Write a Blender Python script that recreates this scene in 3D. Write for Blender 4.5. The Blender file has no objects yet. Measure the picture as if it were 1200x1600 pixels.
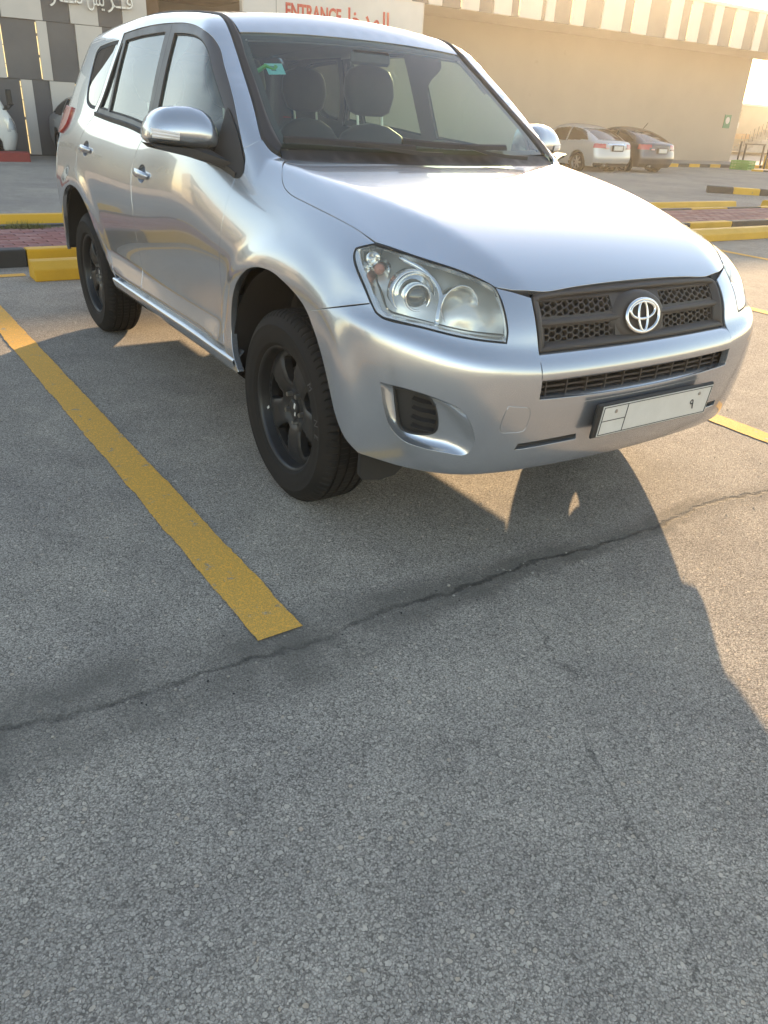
import bpy, bmesh, math, random
import numpy as np
from mathutils import Vector, Matrix
from mathutils.geometry import delaunay_2d_cdt
random.seed(7); rng = np.random.default_rng(7)
scn = bpy.context.scene
COL = scn.collection

# ------------------------------------------------------------------ camera
YAW, PITCH, ROLL = math.radians(145.70002966), math.radians(27.47140655), math.radians(3.27269043)
cam_d = bpy.data.cameras.new('camera')
cam_d.sensor_fit = 'VERTICAL'; cam_d.sensor_height = 24.0; cam_d.lens = 1207.58 / 1600 * 24.0
cam_d.clip_start = 0.05; cam_d.clip_end = 3000
cam = bpy.data.objects.new('camera', cam_d); COL.objects.link(cam); scn.camera = cam
_f = Vector((math.cos(YAW) * math.cos(PITCH), math.sin(YAW) * math.cos(PITCH), -math.sin(PITCH)))
_r = _f.cross(Vector((0, 0, 1))).normalized(); _u = _r.cross(_f)
_c, _s = math.cos(ROLL), math.sin(ROLL)
R2, U2 = _c * _r + _s * _u, -_s * _r + _c * _u
M4 = Matrix(((R2.x, U2.x, -_f.x), (R2.y, U2.y, -_f.y), (R2.z, U2.z, -_f.z))).to_4x4()
M4.translation = Vector((2.43165282, -2.04363019, 1.34079561))
cam.matrix_world = M4

# ------------------------------------------------------------------ light
SUN_AZ, SUN_EL = math.radians(135.8), math.radians(12.6)
world = bpy.data.worlds.new('World'); scn.world = world; world.use_nodes = True
wn = world.node_tree.nodes; wl = world.node_tree.links
bg = wn['Background']
sky = wn.new('ShaderNodeTexSky'); sky.sky_type = 'NISHITA'; sky.sun_disc = False
sky.sun_elevation = SUN_EL; sky.sun_rotation = math.radians(90.0) - SUN_AZ
sky.air_density = 1.0; sky.dust_density = .3; sky.ozone_density = 1.0
tint = wn.new('ShaderNodeMix'); tint.data_type = 'RGBA'; tint.blend_type = 'MULTIPLY'; tint.inputs[0].default_value = 1.0; tint.inputs[7].default_value = (1.17, .985, .86, 1)   # the camera's daylight balance
wl.new(sky.outputs[0], tint.inputs[6]); wl.new(tint.outputs[2], bg.inputs['Color']); bg.inputs['Strength'].default_value = 0.15
sun_d = bpy.data.lights.new('sun', 'SUN'); sun_d.energy = 4.2; sun_d.angle = math.radians(0.6); sun_d.color = (1.0, 0.72, 0.42)
sun = bpy.data.objects.new('sun', sun_d); COL.objects.link(sun)
sd = Vector((math.cos(SUN_AZ) * math.cos(SUN_EL), math.sin(SUN_AZ) * math.cos(SUN_EL), math.sin(SUN_EL)))
sun.rotation_euler = sd.to_track_quat('Z', 'Y').to_euler()
sun.location = sd * 60
vs = scn.view_settings
vs.view_transform = 'Standard'; vs.look = 'None'; vs.gamma = 1.0; vs.use_curve_mapping = False
vs.exposure = 1.80
scn.cycles.max_bounces = 10; scn.cycles.transparent_max_bounces = 12; scn.cycles.caustics_reflective = False; scn.cycles.caustics_refractive = False
scn.cycles.sample_clamp_indirect = 6.0

# ------------------------------------------------------------------ materials
def mat(name, color=(.5, .5, .5), rough=.5, metal=0.0, coat=0.0, spec=.5, emis=None, emis_s=0.0, coat_rough=.03):
    m = bpy.data.materials.new(name); m.use_nodes = True
    b = m.node_tree.nodes['Principled BSDF']
    b.inputs['Base Color'].default_value = (*color, 1); b.inputs['Roughness'].default_value = rough
    b.inputs['Metallic'].default_value = metal; b.inputs['Coat Weight'].default_value = coat
    b.inputs['Coat Roughness'].default_value = coat_rough
    b.inputs['Specular IOR Level'].default_value = spec
    if emis: b.inputs['Emission Color'].default_value = (*emis, 1); b.inputs['Emission Strength'].default_value = emis_s
    return m
class NT:
    def __init__(s, m): s.m = m; s.n = m.node_tree.nodes; s.l = m.node_tree.links; s.b = s.n.get('Principled BSDF')
    def add(s, t, **k):
        x = s.n.new('ShaderNode' + t)
        for a, v in k.items():
            if a[0] == '_': x.inputs[a[1:]].default_value = v
            else: setattr(x, a, v)
        return x
    def link(s, a, b): s.l.new(a, b)
    def obj(s):
        if not hasattr(s, 'tc'): s.tc = s.add('TexCoord')
        return s.tc.outputs['Object']
    def noise(s, scale, detail=4, rough=.55, vec=None, dist=0.0):
        x = s.add('TexNoise'); x.inputs['Scale'].default_value = scale; x.inputs['Detail'].default_value = detail
        x.inputs['Roughness'].default_value = rough; x.inputs['Distortion'].default_value = dist
        s.link(vec or s.obj(), x.inputs['Vector']); return x
    def vor(s, scale, feature='F1', vec=None, dim='3D'):
        x = s.add('TexVoronoi', feature=feature, voronoi_dimensions=dim); x.inputs['Scale'].default_value = scale
        s.link(vec or s.obj(), x.inputs['Vector']); return x
    def ramp(s, fac, stops, interp='LINEAR'):
        x = s.add('ValToRGB'); e = x.color_ramp.elements; x.color_ramp.interpolation = interp
        while len(e) < len(stops): e.new(.5)
        for k, (p, c) in enumerate(stops):
            e[k].position = p; e[k].color = (*c, 1) if len(c) == 3 else c
        s.link(fac, x.inputs['Fac']); return x.outputs['Color']
    def mix(s, a, b, fac, mode='MIX'):
        x = s.add('Mix', data_type='RGBA', blend_type=mode)
        for sock, v in ((x.inputs[0], fac), (x.inputs[6], a), (x.inputs[7], b)):
            if hasattr(v, 'links'): s.link(v, sock)
            elif isinstance(v, (int, float)): sock.default_value = v
            else: sock.default_value = (*v, 1)
        return x.outputs[2]
    def math(s, op, a, b=0.0, c=0.0):
        x = s.add('Math', operation=op)
        for k, v in enumerate((a, b, c)):
            if hasattr(v, 'links'): s.link(v, x.inputs[k])
            else: x.inputs[k].default_value = v
        return x.outputs[0]
    def bump(s, h, strength=.5, dist=.01, normal=None):
        x = s.add('Bump'); x.inputs['Strength'].default_value = strength; x.inputs['Distance'].default_value = dist
        s.link(h, x.inputs['Height'])
        if normal: s.link(normal, x.inputs['Normal'])
        return x.outputs['Normal']
    def mapping(s, scale=(1, 1, 1), loc=(0, 0, 0), vec=None):
        x = s.add('Mapping'); x.inputs['Scale'].default_value = scale; x.inputs['Location'].default_value = loc
        s.link(vec or s.obj(), x.inputs['Vector']); return x.outputs['Vector']

def m_dirty(name, c1, c2, scale=3.0, rough=.7, bump=.15, bscale=60, bdist=.004, spots=None, spec=.4):
    m = mat(name, c1, rough, spec=spec); t = NT(m)
    n = t.noise(scale, 8, .65)
    col = t.mix(c1, c2, t.ramp(n.outputs['Fac'], [(.35, (0, 0, 0)), (.68, (1, 1, 1))]))
    if spots:
        n2 = t.noise(spots[0], 6, .7)
        col = t.mix(col, spots[1], t.ramp(n2.outputs['Fac'], [(spots[2], (0, 0, 0)), (spots[2] + .06, (1, 1, 1))]))
    t.link(col, t.b.inputs['Base Color'])
    nb = t.noise(bscale, 5, .6)
    t.link(t.bump(nb.outputs['Fac'], bump, bdist), t.b.inputs['Normal'])
    t.link(t.ramp(n.outputs['Fac'], [(.3, (rough - .1,) * 3), (.7, (min(1, rough + .1),) * 3)]), t.b.inputs['Roughness'])
    return m

def asphalt_core(t):
    """returns colour socket and height socket of stone-chip asphalt"""
    warp = t.noise(60, 2, .5)
    v = t.add('VectorMath', operation='MULTIPLY_ADD'); v.inputs[1].default_value = (.010, .010, .010)
    t.link(warp.outputs['Color'], v.inputs[0]); t.link(t.obj(), v.inputs[2])
    wp2 = t.noise(210, 2, .6); v2 = t.add('VectorMath', operation='MULTIPLY_ADD'); v2.inputs[1].default_value = (.0045, .0045, .0045)
    t.link(wp2.outputs['Color'], v2.inputs[0]); t.link(v.outputs[0], v2.inputs[2])
    vec = v2.outputs[0]
    big = t.vor(62, 'F1', vec, '2D'); small = t.vor(240, 'F1', vec, '2D'); mid = t.vor(135, 'F1', vec, '2D')
    sep = t.add('SeparateColor'); t.link(big.outputs['Color'], sep.inputs[0])
    sep2 = t.add('SeparateColor'); t.link(small.outputs['Color'], sep2.inputs[0])
    sep3 = t.add('SeparateColor'); t.link(mid.outputs['Color'], sep3.inputs[0])
    fine = t.ramp(sep2.outputs[1], [(0, (.19, .173, .15)), (.2, (.285, .261, .227)), (.55, (.40, .367, .32)), (.85, (.49, .45, .392)), (1, (.60, .55, .475))])
    pits = t.ramp(small.outputs['Distance'], [(.30, (1, 1, 1)), (.62, (.60, .59, .57))])
    fine = t.mix(fine, pits, 1.0, 'MULTIPLY')
    chip = t.ramp(sep3.outputs[0], [(0, (.33, .303, .263)), (.5, (.455, .417, .361)), (1, (.59, .54, .465))])
    pm = t.ramp(sep3.outputs[2], [(.62, (0, 0, 0)), (.64, (1, 1, 1))])
    cm = t.math('MULTIPLY', pm, t.ramp(mid.outputs['Distance'], [(.36, (1, 1, 1)), (.44, (0, 0, 0))]))
    cr = t.math('MULTIPLY', pm, t.ramp(mid.outputs['Distance'], [(.40, (0, 0, 0)), (.46, (1, 1, 1)), (.54, (1, 1, 1)), (.60, (0, 0, 0))]))
    stone = t.ramp(sep.outputs[0], [(0, (.34, .31, .265)), (.45, (.46, .42, .36)), (.85, (.60, .545, .46)), (1, (.50, .41, .31))])
    ps = t.ramp(sep.outputs[2], [(.78, (0, 0, 0)), (.80, (1, 1, 1))])
    bd = t.math('ADD', big.outputs['Distance'], t.math('MULTIPLY', sep.outputs[1], .22))
    sm = t.math('MULTIPLY', ps, t.ramp(bd, [(.34, (1, 1, 1)), (.40, (0, 0, 0))]))
    sr = t.math('MULTIPLY', ps, t.ramp(bd, [(.36, (0, 0, 0)), (.41, (1, 1, 1)), (.46, (1, 1, 1)), (.52, (0, 0, 0))]))
    rim_ = t.math('MINIMUM', t.math('ADD', t.math('MULTIPLY', cr, .45), t.math('MULTIPLY', sr, .6)), .75)
    col = t.mix(fine, (.10, .09, .075), rim_)
    col = t.mix(t.mix(col, chip, t.math('MULTIPLY', cm, .75)), stone, t.math('MULTIPLY', sm, .85))
    hs = t.ramp(small.outputs['Distance'], [(0, (1, 1, 1)), (.55, (0, 0, 0))])
    h = t.math('ADD', t.math('MULTIPLY', hs, .5), t.math('ADD', t.math('MULTIPLY', cm, .28), t.math('MULTIPLY', sm, .3)))
    return col, h
def m_asphalt():
    m = mat('asphalt', (.1, .1, .1), .88, spec=.25); t = NT(m)
    col, h = asphalt_core(t)
    n1 = t.noise(.55, 6, .6); n2 = t.noise(4.5, 6, .65)
    col = t.mix(col, (.86, .86, .86), 1.0, 'MULTIPLY') if False else col
    tone = t.ramp(n1.outputs['Fac'], [(.3, (.80, .80, .82)), (.7, (1.12, 1.11, 1.07))])
    tone2 = t.ramp(n2.outputs['Fac'], [(.3, (1.0, .955, .93)), (.75, (1.30, 1.235, 1.19))])
    col = t.mix(t.mix(col, tone, 1.0, 'MULTIPLY'), tone2, 1.0, 'MULTIPLY')
    # the worn seam across the bay mouths, at x = 0.86
    xyz = t.add('SeparateXYZ'); t.link(t.obj(), xyz.inputs[0])
    wob = t.noise(1.3, 5, .62); wob2 = t.noise(9, 5, .7)
    d = t.math('SUBTRACT', xyz.outputs[0], .86)
    d = t.math('ADD', d, t.math('MULTIPLY', t.math('SUBTRACT', wob.outputs['Fac'], .5), .22))
    d = t.math('ADD', d, t.math('MULTIPLY', t.math('SUBTRACT', wob2.outputs['Fac'], .5), .09))
    ad = t.math('ABSOLUTE', d)
    near = t.math('LESS_THAN', t.math('ABSOLUTE', t.math('SUBTRACT', xyz.outputs[0], .86)), .6)
    wid = t.math('ADD', 1.0, t.math('MULTIPLY', t.math('LESS_THAN', xyz.outputs[1], 0.0), t.math('MULTIPLY', xyz.outputs[1], .55)))
    band = t.math('MULTIPLY', t.ramp(t.math('MULTIPLY', ad, t.math('MAXIMUM', wid, .35)), [(.0, (1, 1, 1)), (.04, (.85, .85, .85)), (.085, (0, 0, 0))]), near)
    crack = t.math('MULTIPLY', t.ramp(ad, [(.005, (1, 1, 1)), (.013, (0, 0, 0))]), near)
    patchy = t.ramp(t.noise(3.0, 4, .6).outputs['Fac'], [(.40, (0, 0, 0)), (.6, (1, 1, 1))])
    broken = t.ramp(t.noise(6.5, 5, .7).outputs['Fac'], [(.44, (0, 0, 0)), (.60, (1, 1, 1))])
    col = t.mix(col, (.150, .132, .108), t.math('MULTIPLY', t.math('MULTIPLY', band, .85), t.math('ADD', t.math('MULTIPLY', patchy, .6), .4)))
    col = t.mix(col, (.018, .017, .016), t.math('MULTIPLY', crack, t.math('ADD', t.math('MULTIPLY', broken, .4), .2)))
    # a fine crack running off towards the front
    d2 = t.math('ADD', t.math('SUBTRACT', xyz.outputs[1], t.math('MULTIPLY', xyz.outputs[0], -.55)), -.07)
    d2 = t.math('ADD', d2, t.math('MULTIPLY', t.math('SUBTRACT', t.noise(2.2, 6, .7).outputs['Fac'], .5), .35))
    c2 = t.math('MULTIPLY', t.ramp(t.math('ABSOLUTE', d2), [(.002, (1, 1, 1)), (.006, (0, 0, 0))]), t.math('GREATER_THAN', xyz.outputs[0], 1.05))
    c2 = t.math('MULTIPLY', c2, t.math('LESS_THAN', xyz.outputs[0], 3.0))
    col = t.mix(col, (.03, .028, .026), t.math('MULTIPLY', c2, t.math('MULTIPLY', patchy, .6)))
    t.link(col, t.b.inputs['Base Color'])
    hh = t.math('SUBTRACT', h, t.math('MULTIPLY', crack, 1.2))
    t.link(t.bump(hh, .9, .0055), t.b.inputs['Normal'])
    return m
def m_roadpaint(name, c1, c2, wear=.60):
    m = mat(name, c1, .75, spec=.3); t = NT(m)
    col, h = asphalt_core(t)
    n = t.noise(14, 6, .7); big = t.noise(1.6, 4, .6)
    pc = t.mix(c1, c2, t.ramp(big.outputs['Fac'], [(.3, (0, 0, 0)), (.7, (1, 1, 1))]))
    pores = t.ramp(h, [(.10, (0, 0, 0)), (.36, (1, 1, 1))])
    pc = t.mix(t.mix(pc, (.36, .23, .08), .5), pc, pores)
    chip = t.math('MULTIPLY', t.ramp(n.outputs['Fac'], [(wear, (0, 0, 0)), (wear + .05, (1, 1, 1))]), .75)
    t.link(t.mix(pc, col, chip), t.b.inputs['Base Color'])
    t.link(t.bump(h, .7, .004), t.b.inputs['Normal'])
    return m
def m_glass(name, tint, ior=1.5, gain=1.0, rough=0.0, film=0.0, film_c=(.8, .8, .76)):
    m = bpy.data.materials.new(name); m.use_nodes = True; t = NT(m); t.n.clear()
    out = t.add('OutputMaterial'); tr = t.add('BsdfTransparent'); tr.inputs[0].default_value = (*tint, 1)
    gl = t.add('BsdfGlossy'); gl.inputs['Roughness'].default_value = rough; gl.inputs['Color'].default_value = (1, 1, 1, 1)
    lw = t.add('LayerWeight'); lw.inputs['Blend'].default_value = .5; r0 = ((ior - 1) / (ior + 1)) ** 2
    f = t.math('ADD', t.math('MULTIPLY', t.math('POWER', lw.outputs['Facing'], 5.0), 1 - r0), r0)
    f = t.math('MINIMUM', t.math('MULTIPLY', f, gain), 1.0)
    mx = t.add('MixShader'); t.link(f, mx.inputs[0]); t.link(tr.outputs[0], mx.inputs[1]); t.link(gl.outputs[0], mx.inputs[2])
    res = mx.outputs[0]
    if film:
        df = t.add('BsdfDiffuse'); df.inputs['Color'].default_value = (*film_c, 1); m2 = t.add('MixShader')
        n = t.noise(3.0, 5, .6); t.link(t.math('MULTIPLY', t.ramp(n.outputs['Fac'], [(.3, (.6,) * 3), (.75, (1, 1, 1))]), film), m2.inputs[0])
        t.link(res, m2.inputs[1]); t.link(df.outputs[0], m2.inputs[2]); res = m2.outputs[0]
    t.link(res, out.inputs['Surface']); return m

def m_paint():
    c = (.475, .492, .52)
    m = mat('silver_paint', c, .23, .76, 1.0); t = NT(m); t.b.inputs['Coat IOR'].default_value = 1.6
    d = t.noise(1.7, 5, .6)
    dust = t.math('MULTIPLY', t.ramp(d.outputs['Fac'], [(.4, (0, 0, 0)), (.75, (1, 1, 1))]), .12)
    t.link(t.mix(c, (.46, .44, .40), dust), t.b.inputs['Base Color'])
    t.link(t.ramp(d.outputs['Fac'], [(.35, (.02,) * 3), (.8, (.06,) * 3)]), t.b.inputs['Coat Roughness'])
    return m
M = {}
M['asphalt'] = m_asphalt()
M['yline'] = m_roadpaint('yellow_line_paint', (.92, .48, .07), (.86, .46, .085))
M['wline'] = m_roadpaint('white_line_paint', (.40, .39, .37), (.33, .32, .30), .48)
M['paint'] = m_paint()
M['plastic'] = m_dirty('black_plastic', (.022, .021, .020), (.034, .032, .030), 6, .55, .08, 300, .001)
M['gplastic'] = m_dirty('grille_plastic', (.050, .040, .034), (.072, .060, .050), 5, .5, .06, 260, .001)
M['frame'] = m_dirty('window_frame_black', (.055, .052, .052), (.075, .07, .068), 5, .38, .03, 200, .0006, spec=.5)
M['rubber'] = m_dirty('rubber_seal', (.012, .012, .012), (.02, .02, .02), 12, .6, .05, 200, .001)
M['tyre'] = m_dirty('tyre_rubber', (.013, .0115, .010), (.024, .020, .0165), 7, .78, .12, 90, .0015, spec=.25)
M['rim'] = m_dirty('black_rim', (.017, .017, .0175), (.028, .027, .026), 8, .36, .05, 160, .0008, spec=.4)
M['steel'] = mat('steel', (.45, .44, .42), .35, 1.0)
M['disc'] = mat('brake_disc', (.16, .15, .14), .5, .9)
M['chrome'] = mat('chrome', (.82, .83, .84), .07, 1.0)
M['emblem'] = mat('emblem_chrome', (.80, .79, .77), .22, 1.0)
M['reflector'] = mat('lamp_reflector', (.80, .81, .82), .16, 1.0)
M['lampbody'] = mat('lamp_housing', (.80, .79, .75), .24, .55)
M['lens'] = m_glass('lamp_lens', (.94, .95, .93), 1.5, 1.2, .01, .15, (.80, .74, .56))
M['glass'] = m_glass('windscreen_glass', (.80, .93, .82), 1.5, 1.1, 0, .035, (.62, .72, .62))
M['tint'] = m_glass('side_glass', (.60, .72, .66), 1.5, 1.35, 0, .10, (.55, .62, .58))
M['privacy'] = m_glass('rear_side_glass', (.16, .18, .17), 1.5, 1.35, 0, .02)
M['darkglass'] = mat('dark_car_glass', (.012, .013, .014), .06, 0, 0, .6)
M['projector'] = mat('projector_lens', (.03, .035, .04), .03, 0, 1.0, .8)
M['amber'] = mat('bulb_orange', (.46, .17, .11), .3, 0, .4)
M['clear'] = m_dirty('indicator_lens', (.74, .68, .63), (.80, .74, .70), 20, .15, .03, 80, .001)
M['red'] = mat('tail_lamp_red', (.42, .05, .045), .15, 0, .6)
M['redlens'] = mat('tail_lamp_pale', (.66, .42, .40), .2, 0, .6)
M['cabin'] = m_dirty('cabin_trim', (.07, .072, .07), (.09, .09, .088), 6, .75, .1, 200, .001)
M['liner'] = m_dirty('roof_lining', (.20, .20, .19), (.24, .24, .22), 6, .9, .08, 300, .001)
M['dash'] = m_dirty('dashboard_plastic', (.12, .13, .115), (.15, .155, .14), 6, .55, .1, 250, .001)
M['seat'] = m_dirty('seat_fabric', (.030, .031, .033), (.045, .046, .047), 8, .6, .15, 250, .001)
M['plate'] = m_dirty('plate_white', (.62, .59, .53), (.70, .67, .61), 8, .45, .03, 80, .001)
M['ink'] = mat('plate_ink', (.03, .03, .03), .5)
M['sticker'] = m_dirty('teal_sticker', (.10, .33, .36), (.16, .42, .44), 60, .4, .02, 80, .0005)
M['greenleaf'] = mat('green_cord', (.06, .22, .07), .6)
M['gback'] = m_dirty('grille_backing', (.030, .024, .019), (.022, .018, .015), 12, .7, .1, 120, .002)
M['under'] = m_dirty('underbody', (.016, .015, .014), (.03, .027, .024), 4, .85, .2, 60, .004)
M['yellow'] = m_dirty('yellow_kerb_paint', (.66, .36, .018), (.56, .31, .025), 2.2, .6, .25, 70, .004, (9, (.30, .22, .10), .66))
M['black'] = m_dirty('black_kerb_paint', (.022, .022, .022), (.045, .043, .04), 3, .6, .25, 70, .004, (9, (.14, .13, .12), .70))
M['concrete'] = m_dirty('concrete', (.30, .285, .26), (.22, .21, .195), 2.5, .9, .3, 60, .004)
M['mortar'] = m_dirty('paver_bed', (.13, .105, .085), (.18, .15, .12), 9, .95, .3, 90, .004)
M['brick0'] = m_dirty('red_paver', (.30, .125, .105), (.24, .105, .09), 14, .9, .35, 130, .003)
M['brick1'] = m_dirty('pink_paver', (.36, .19, .165), (.29, .15, .13), 14, .9, .35, 130, .003)
M['brick2'] = m_dirty('mauve_paver', (.27, .135, .13), (.22, .11, .10), 14, .9, .35, 130, .003)
M['drygrass'] = m_dirty('dry_grass', (.20, .17, .055), (.12, .14, .04), 30, .8, .0, 80, .001)
M['wall'] = m_dirty('beige_render', (.40, .335, .27), (.375, .315, .255), .5, .92, .25, 35, .006, (2.2, (.36, .30, .24), .64))
M['panelw'] = m_dirty('white_panel', (.60, .54, .475), (.55, .50, .44), 1.2, .5, .03, 20, .002)
M['fascia'] = m_dirty('fascia_grey', (.085, .085, .09), (.07, .07, .075), 1.2, .5, .03, 20, .002)
M['panelg'] = m_dirty('grey_panel', (.125, .12, .12), (.105, .10, .10), 1.2, .5, .03, 20, .002)
M['led'] = mat('led_strip', (.9, .8, .5), .5, emis=(1.0, .70, .28), emis_s=.42)
M['brown'] = m_dirty('brown_cladding', (.17, .095, .05), (.13, .075, .04), 2, .7, .05, 30, .003)
M['signw'] = m_dirty('sign_white', (.60, .575, .54), (.55, .53, .50), 2, .45, .02, 30, .001)
M['signred'] = mat('sign_red', (.46, .012, .010), .4)
M['letterm'] = mat('brushed_letters', (.55, .54, .53), .35, .7)
M['signgreen'] = mat('sign_green', (.03, .20, .11), .5)
M['tan'] = m_dirty('tan_wall', (.50, .36, .23), (.45, .33, .21), 1, .9, .2, 20, .01)
M['orange'] = m_dirty('orange_wall', (.50, .24, .09), (.45, .22, .09), 1, .9, .2, 20, .01)
M['sedwhite'] = mat('white_car_paint', (.47, .455, .43), .3, .35, 1.0)
M['seddark'] = mat('dark_grey_car_paint', (.07, .072, .085), .3, .6, 1.0)
M['vanwhite'] = mat('white_van_paint', (.62, .62, .58), .35, 0, .8)
M['bluecar'] = mat('blue_grey_car_paint', (.30, .34, .37), .3, .6, 1.0)
M['redpaint'] = m_dirty('red_kerb_paint', (.28, .045, .035), (.22, .05, .04), 3, .7, .2, 60, .004)
M['greenpl'] = m_dirty('green_crate_plastic', (.10, .30, .035), (.08, .25, .03), 6, .5, .05, 60, .002)
M['blackmetal'] = mat('black_metal', (.025, .024, .023), .5, .2)
M['mirror'] = mat('mirror_glass', (.85, .86, .87), .02, 1.0)

# ------------------------------------------------------------------ object helpers
def tag(o, label=None, cat=None, group=None, kind=None):
    if label: o['label'] = label
    if cat: o['category'] = cat
    if group: o['group'] = group
    if kind: o['kind'] = kind
    return o
def empty(name, loc=(0, 0, 0), rz=0.0, **k):
    o = bpy.data.objects.new(name, None); o.empty_display_size = .2; COL.objects.link(o)
    o.location = loc; o.rotation_euler = (0, 0, rz); return tag(o, **k)
def link(name, me, m=None, parent=None, **k):
    o = bpy.data.objects.new(name, me); COL.objects.link(o)
    if m is not None and not me.materials: me.materials.append(m)
    if parent is not None: o.parent = parent
    return tag(o, **k)
def mesh(name, V, Fc, smooth=False, normals=None):
    me = bpy.data.meshes.new(name)
    me.from_pydata([tuple(map(float, v)) for v in V], [], [tuple(int(i) for i in f) for f in Fc])
    me.update()
    if smooth:
        me.polygons.foreach_set('use_smooth', np.ones(len(me.polygons), bool))
    if normals is not None:
        me.polygons.foreach_set('use_smooth', np.ones(len(me.polygons), bool))
        me.normals_split_custom_set_from_vertices([tuple(map(float, n)) for n in normals])
    return me
def bm_mesh(name, bm, smooth=False):
    me = bpy.data.meshes.new(name); bmesh.ops.recalc_face_normals(bm, faces=bm.faces); bm.to_mesh(me); bm.free()
    if smooth: me.polygons.foreach_set('use_smooth', np.ones(len(me.polygons), bool))
    return me
def bm_box(bm, c, s, bevel=0.0, rot=None, seg=1):
    r = bmesh.ops.create_cube(bm, size=1.0); vs_ = r['verts']
    bmesh.ops.scale(bm, vec=s, verts=vs_)
    if bevel > 0:
        es = list({e for v in vs_ for e in v.link_edges})
        rb = bmesh.ops.bevel(bm, geom=es, offset=bevel, segments=seg, affect='EDGES', profile=.6)
        vs_ = list({v for f in rb['faces'] for v in f.verts} | {v for v in vs_ if v.is_valid})
    if rot is not None: bmesh.ops.rotate(bm, cent=(0, 0, 0), matrix=rot, verts=vs_)
    bmesh.ops.translate(bm, vec=c, verts=vs_)
    return vs_
def box(name, c, s, m, parent=None, bevel=0.0, rot=None, seg=1, **k):
    bm = bmesh.new(); bm_box(bm, c, s, bevel, rot, seg)
    return link(name, bm_mesh(name, bm), m, parent, **k)
def rotz(a): return Matrix.Rotation(a, 3, 'Z')
def sweep(pts, prof, closed_prof=True, cap=True, up=Vector((0, 0, 1)), scale=None):
    """sweep a 2-D profile [(a, b)] along 3-D pts; a runs along the side vector, b along up"""
    V, Fc = [], []; n = len(prof); P = [Vector(p) for p in pts]
    for i, p in enumerate(P):
        t = (P[min(i + 1, len(P) - 1)] - P[max(i - 1, 0)]).normalized()
        side = t.cross(up).normalized(); u = side.cross(t).normalized()
        s = 1 if scale is None else scale[i]
        for a, b in prof: V.append(p + side * a * s + u * b * s)
    for i in range(len(P) - 1):
        for j in range(n if closed_prof else n - 1):
            a = i * n + j; b = i * n + (j + 1) % n
            Fc.append((a, b, b + n, a + n))
    if cap and closed_prof:
        Fc.append(tuple(range(n - 1, -1, -1))); Fc.append(tuple(range((len(P) - 1) * n, len(P) * n)))
    return V, Fc
def circ(r, n=10): return [(r * math.cos(2 * math.pi * k / n), r * math.sin(2 * math.pi * k / n)) for k in range(n)]
def lathe(prof, n=48, axis='Y', closed=False):
    """prof: (r, o); axis -Y outward: o runs along -Y"""
    V, Fc = [], []; m = len(prof)
    for k in range(n):
        a = 2 * math.pi * k / n
        for r, o in prof: V.append((r * math.cos(a), -o, r * math.sin(a)))
    for k in range(n):
        for j in range(m - 1 if not closed else m):
            a = k * m + j; b = k * m + (j + 1) % m; c = ((k + 1) % n) * m
            Fc.append((a, b, c + (j + 1) % m, c + j))
    return V, Fc
def text_mesh(name, body, size, extrude=0.0, align='CENTER', fat=0.0):
    c = bpy.data.curves.new(name, 'FONT'); c.body = body; c.size = size; c.extrude = extrude; c.offset = fat; c.align_x = align; c.align_y = 'CENTER'; c.resolution_u = 3
    o = bpy.data.objects.new(name, c); COL.objects.link(o)
    dg = bpy.context.evaluated_depsgraph_get(); me = bpy.data.meshes.new_from_object(o.evaluated_get(dg))
    bpy.data.objects.remove(o); bpy.data.curves.remove(c); me.materials.clear(); me.name = name
    return me

def split_islands(o, name):
    """each loose letter becomes an object of its own beside o"""
    bm = bmesh.new(); bm.from_mesh(o.data); bm.verts.ensure_lookup_table(); seen = set(); out = []
    for v in bm.verts:
        if v.index in seen: continue
        st = [v]; isl = set()
        while st:
            q = st.pop()
            if q.index in isl: continue
            isl.add(q.index); st += [e.other_vert(q) for e in q.link_edges]
        seen |= isl; ix = sorted(isl); mp = {i: k for k, i in enumerate(ix)}
        fs = [tuple(mp[w.index] for w in f.verts) for f in bm.faces if f.verts[0].index in isl]
        c = o.copy(); c.data = mesh(name, [bm.verts[i].co[:] for i in ix], fs); c.name = name; COL.objects.link(c)
        for m_ in o.data.materials: c.data.materials.append(m_)
        out.append(c)
    bm.free(); bpy.data.objects.remove(o); return out
# ------------------------------------------------------------------ implicit body shape of the SUV
def nspl(xk,yk):
    """natural cubic spline evaluator, clamped outside"""
    xk=np.asarray(xk,float);yk=np.asarray(yk,float);n=len(xk);h=np.diff(xk)
    A=np.zeros((n,n));r=np.zeros(yk.shape)
    A[0,0]=A[-1,-1]=1
    for i in range(1,n-1):
        A[i,i-1]=h[i-1];A[i,i]=2*(h[i-1]+h[i]);A[i,i+1]=h[i]
        r[i]=6*((yk[i+1]-yk[i])/h[i]-(yk[i]-yk[i-1])/h[i-1])
    m=np.linalg.solve(A,r)
    def f(x):
        x=np.clip(x,xk[0],xk[-1]);i=np.clip(np.searchsorted(xk,x)-1,0,n-2)
        a=(xk[i+1]-x)/h[i];b=1-a;hh=h[i]*h[i]/6
        if yk.ndim==2: a=a[...,None];b=b[...,None];hh=hh[...,None]
        return a*yk[i]+b*yk[i+1]+((a**3-a)*m[i]+(b**3-b)*m[i+1])*hh
    return f
def sstep(t): t=np.clip(t,0,1);return t*t*(3-2*t)
def rmax(a,b,r,pw=2.4):
    u=np.maximum(a+r,0);v=np.maximum(b+r,0)
    return np.minimum(np.maximum(a,b),-r)+(u**pw+v**pw+1e-12)**(1/pw)
ZK=np.array([.15,.30,.40,.47,.56,.70,.85,.95,1.05,1.15,1.25,1.45,1.65,1.80])
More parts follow.
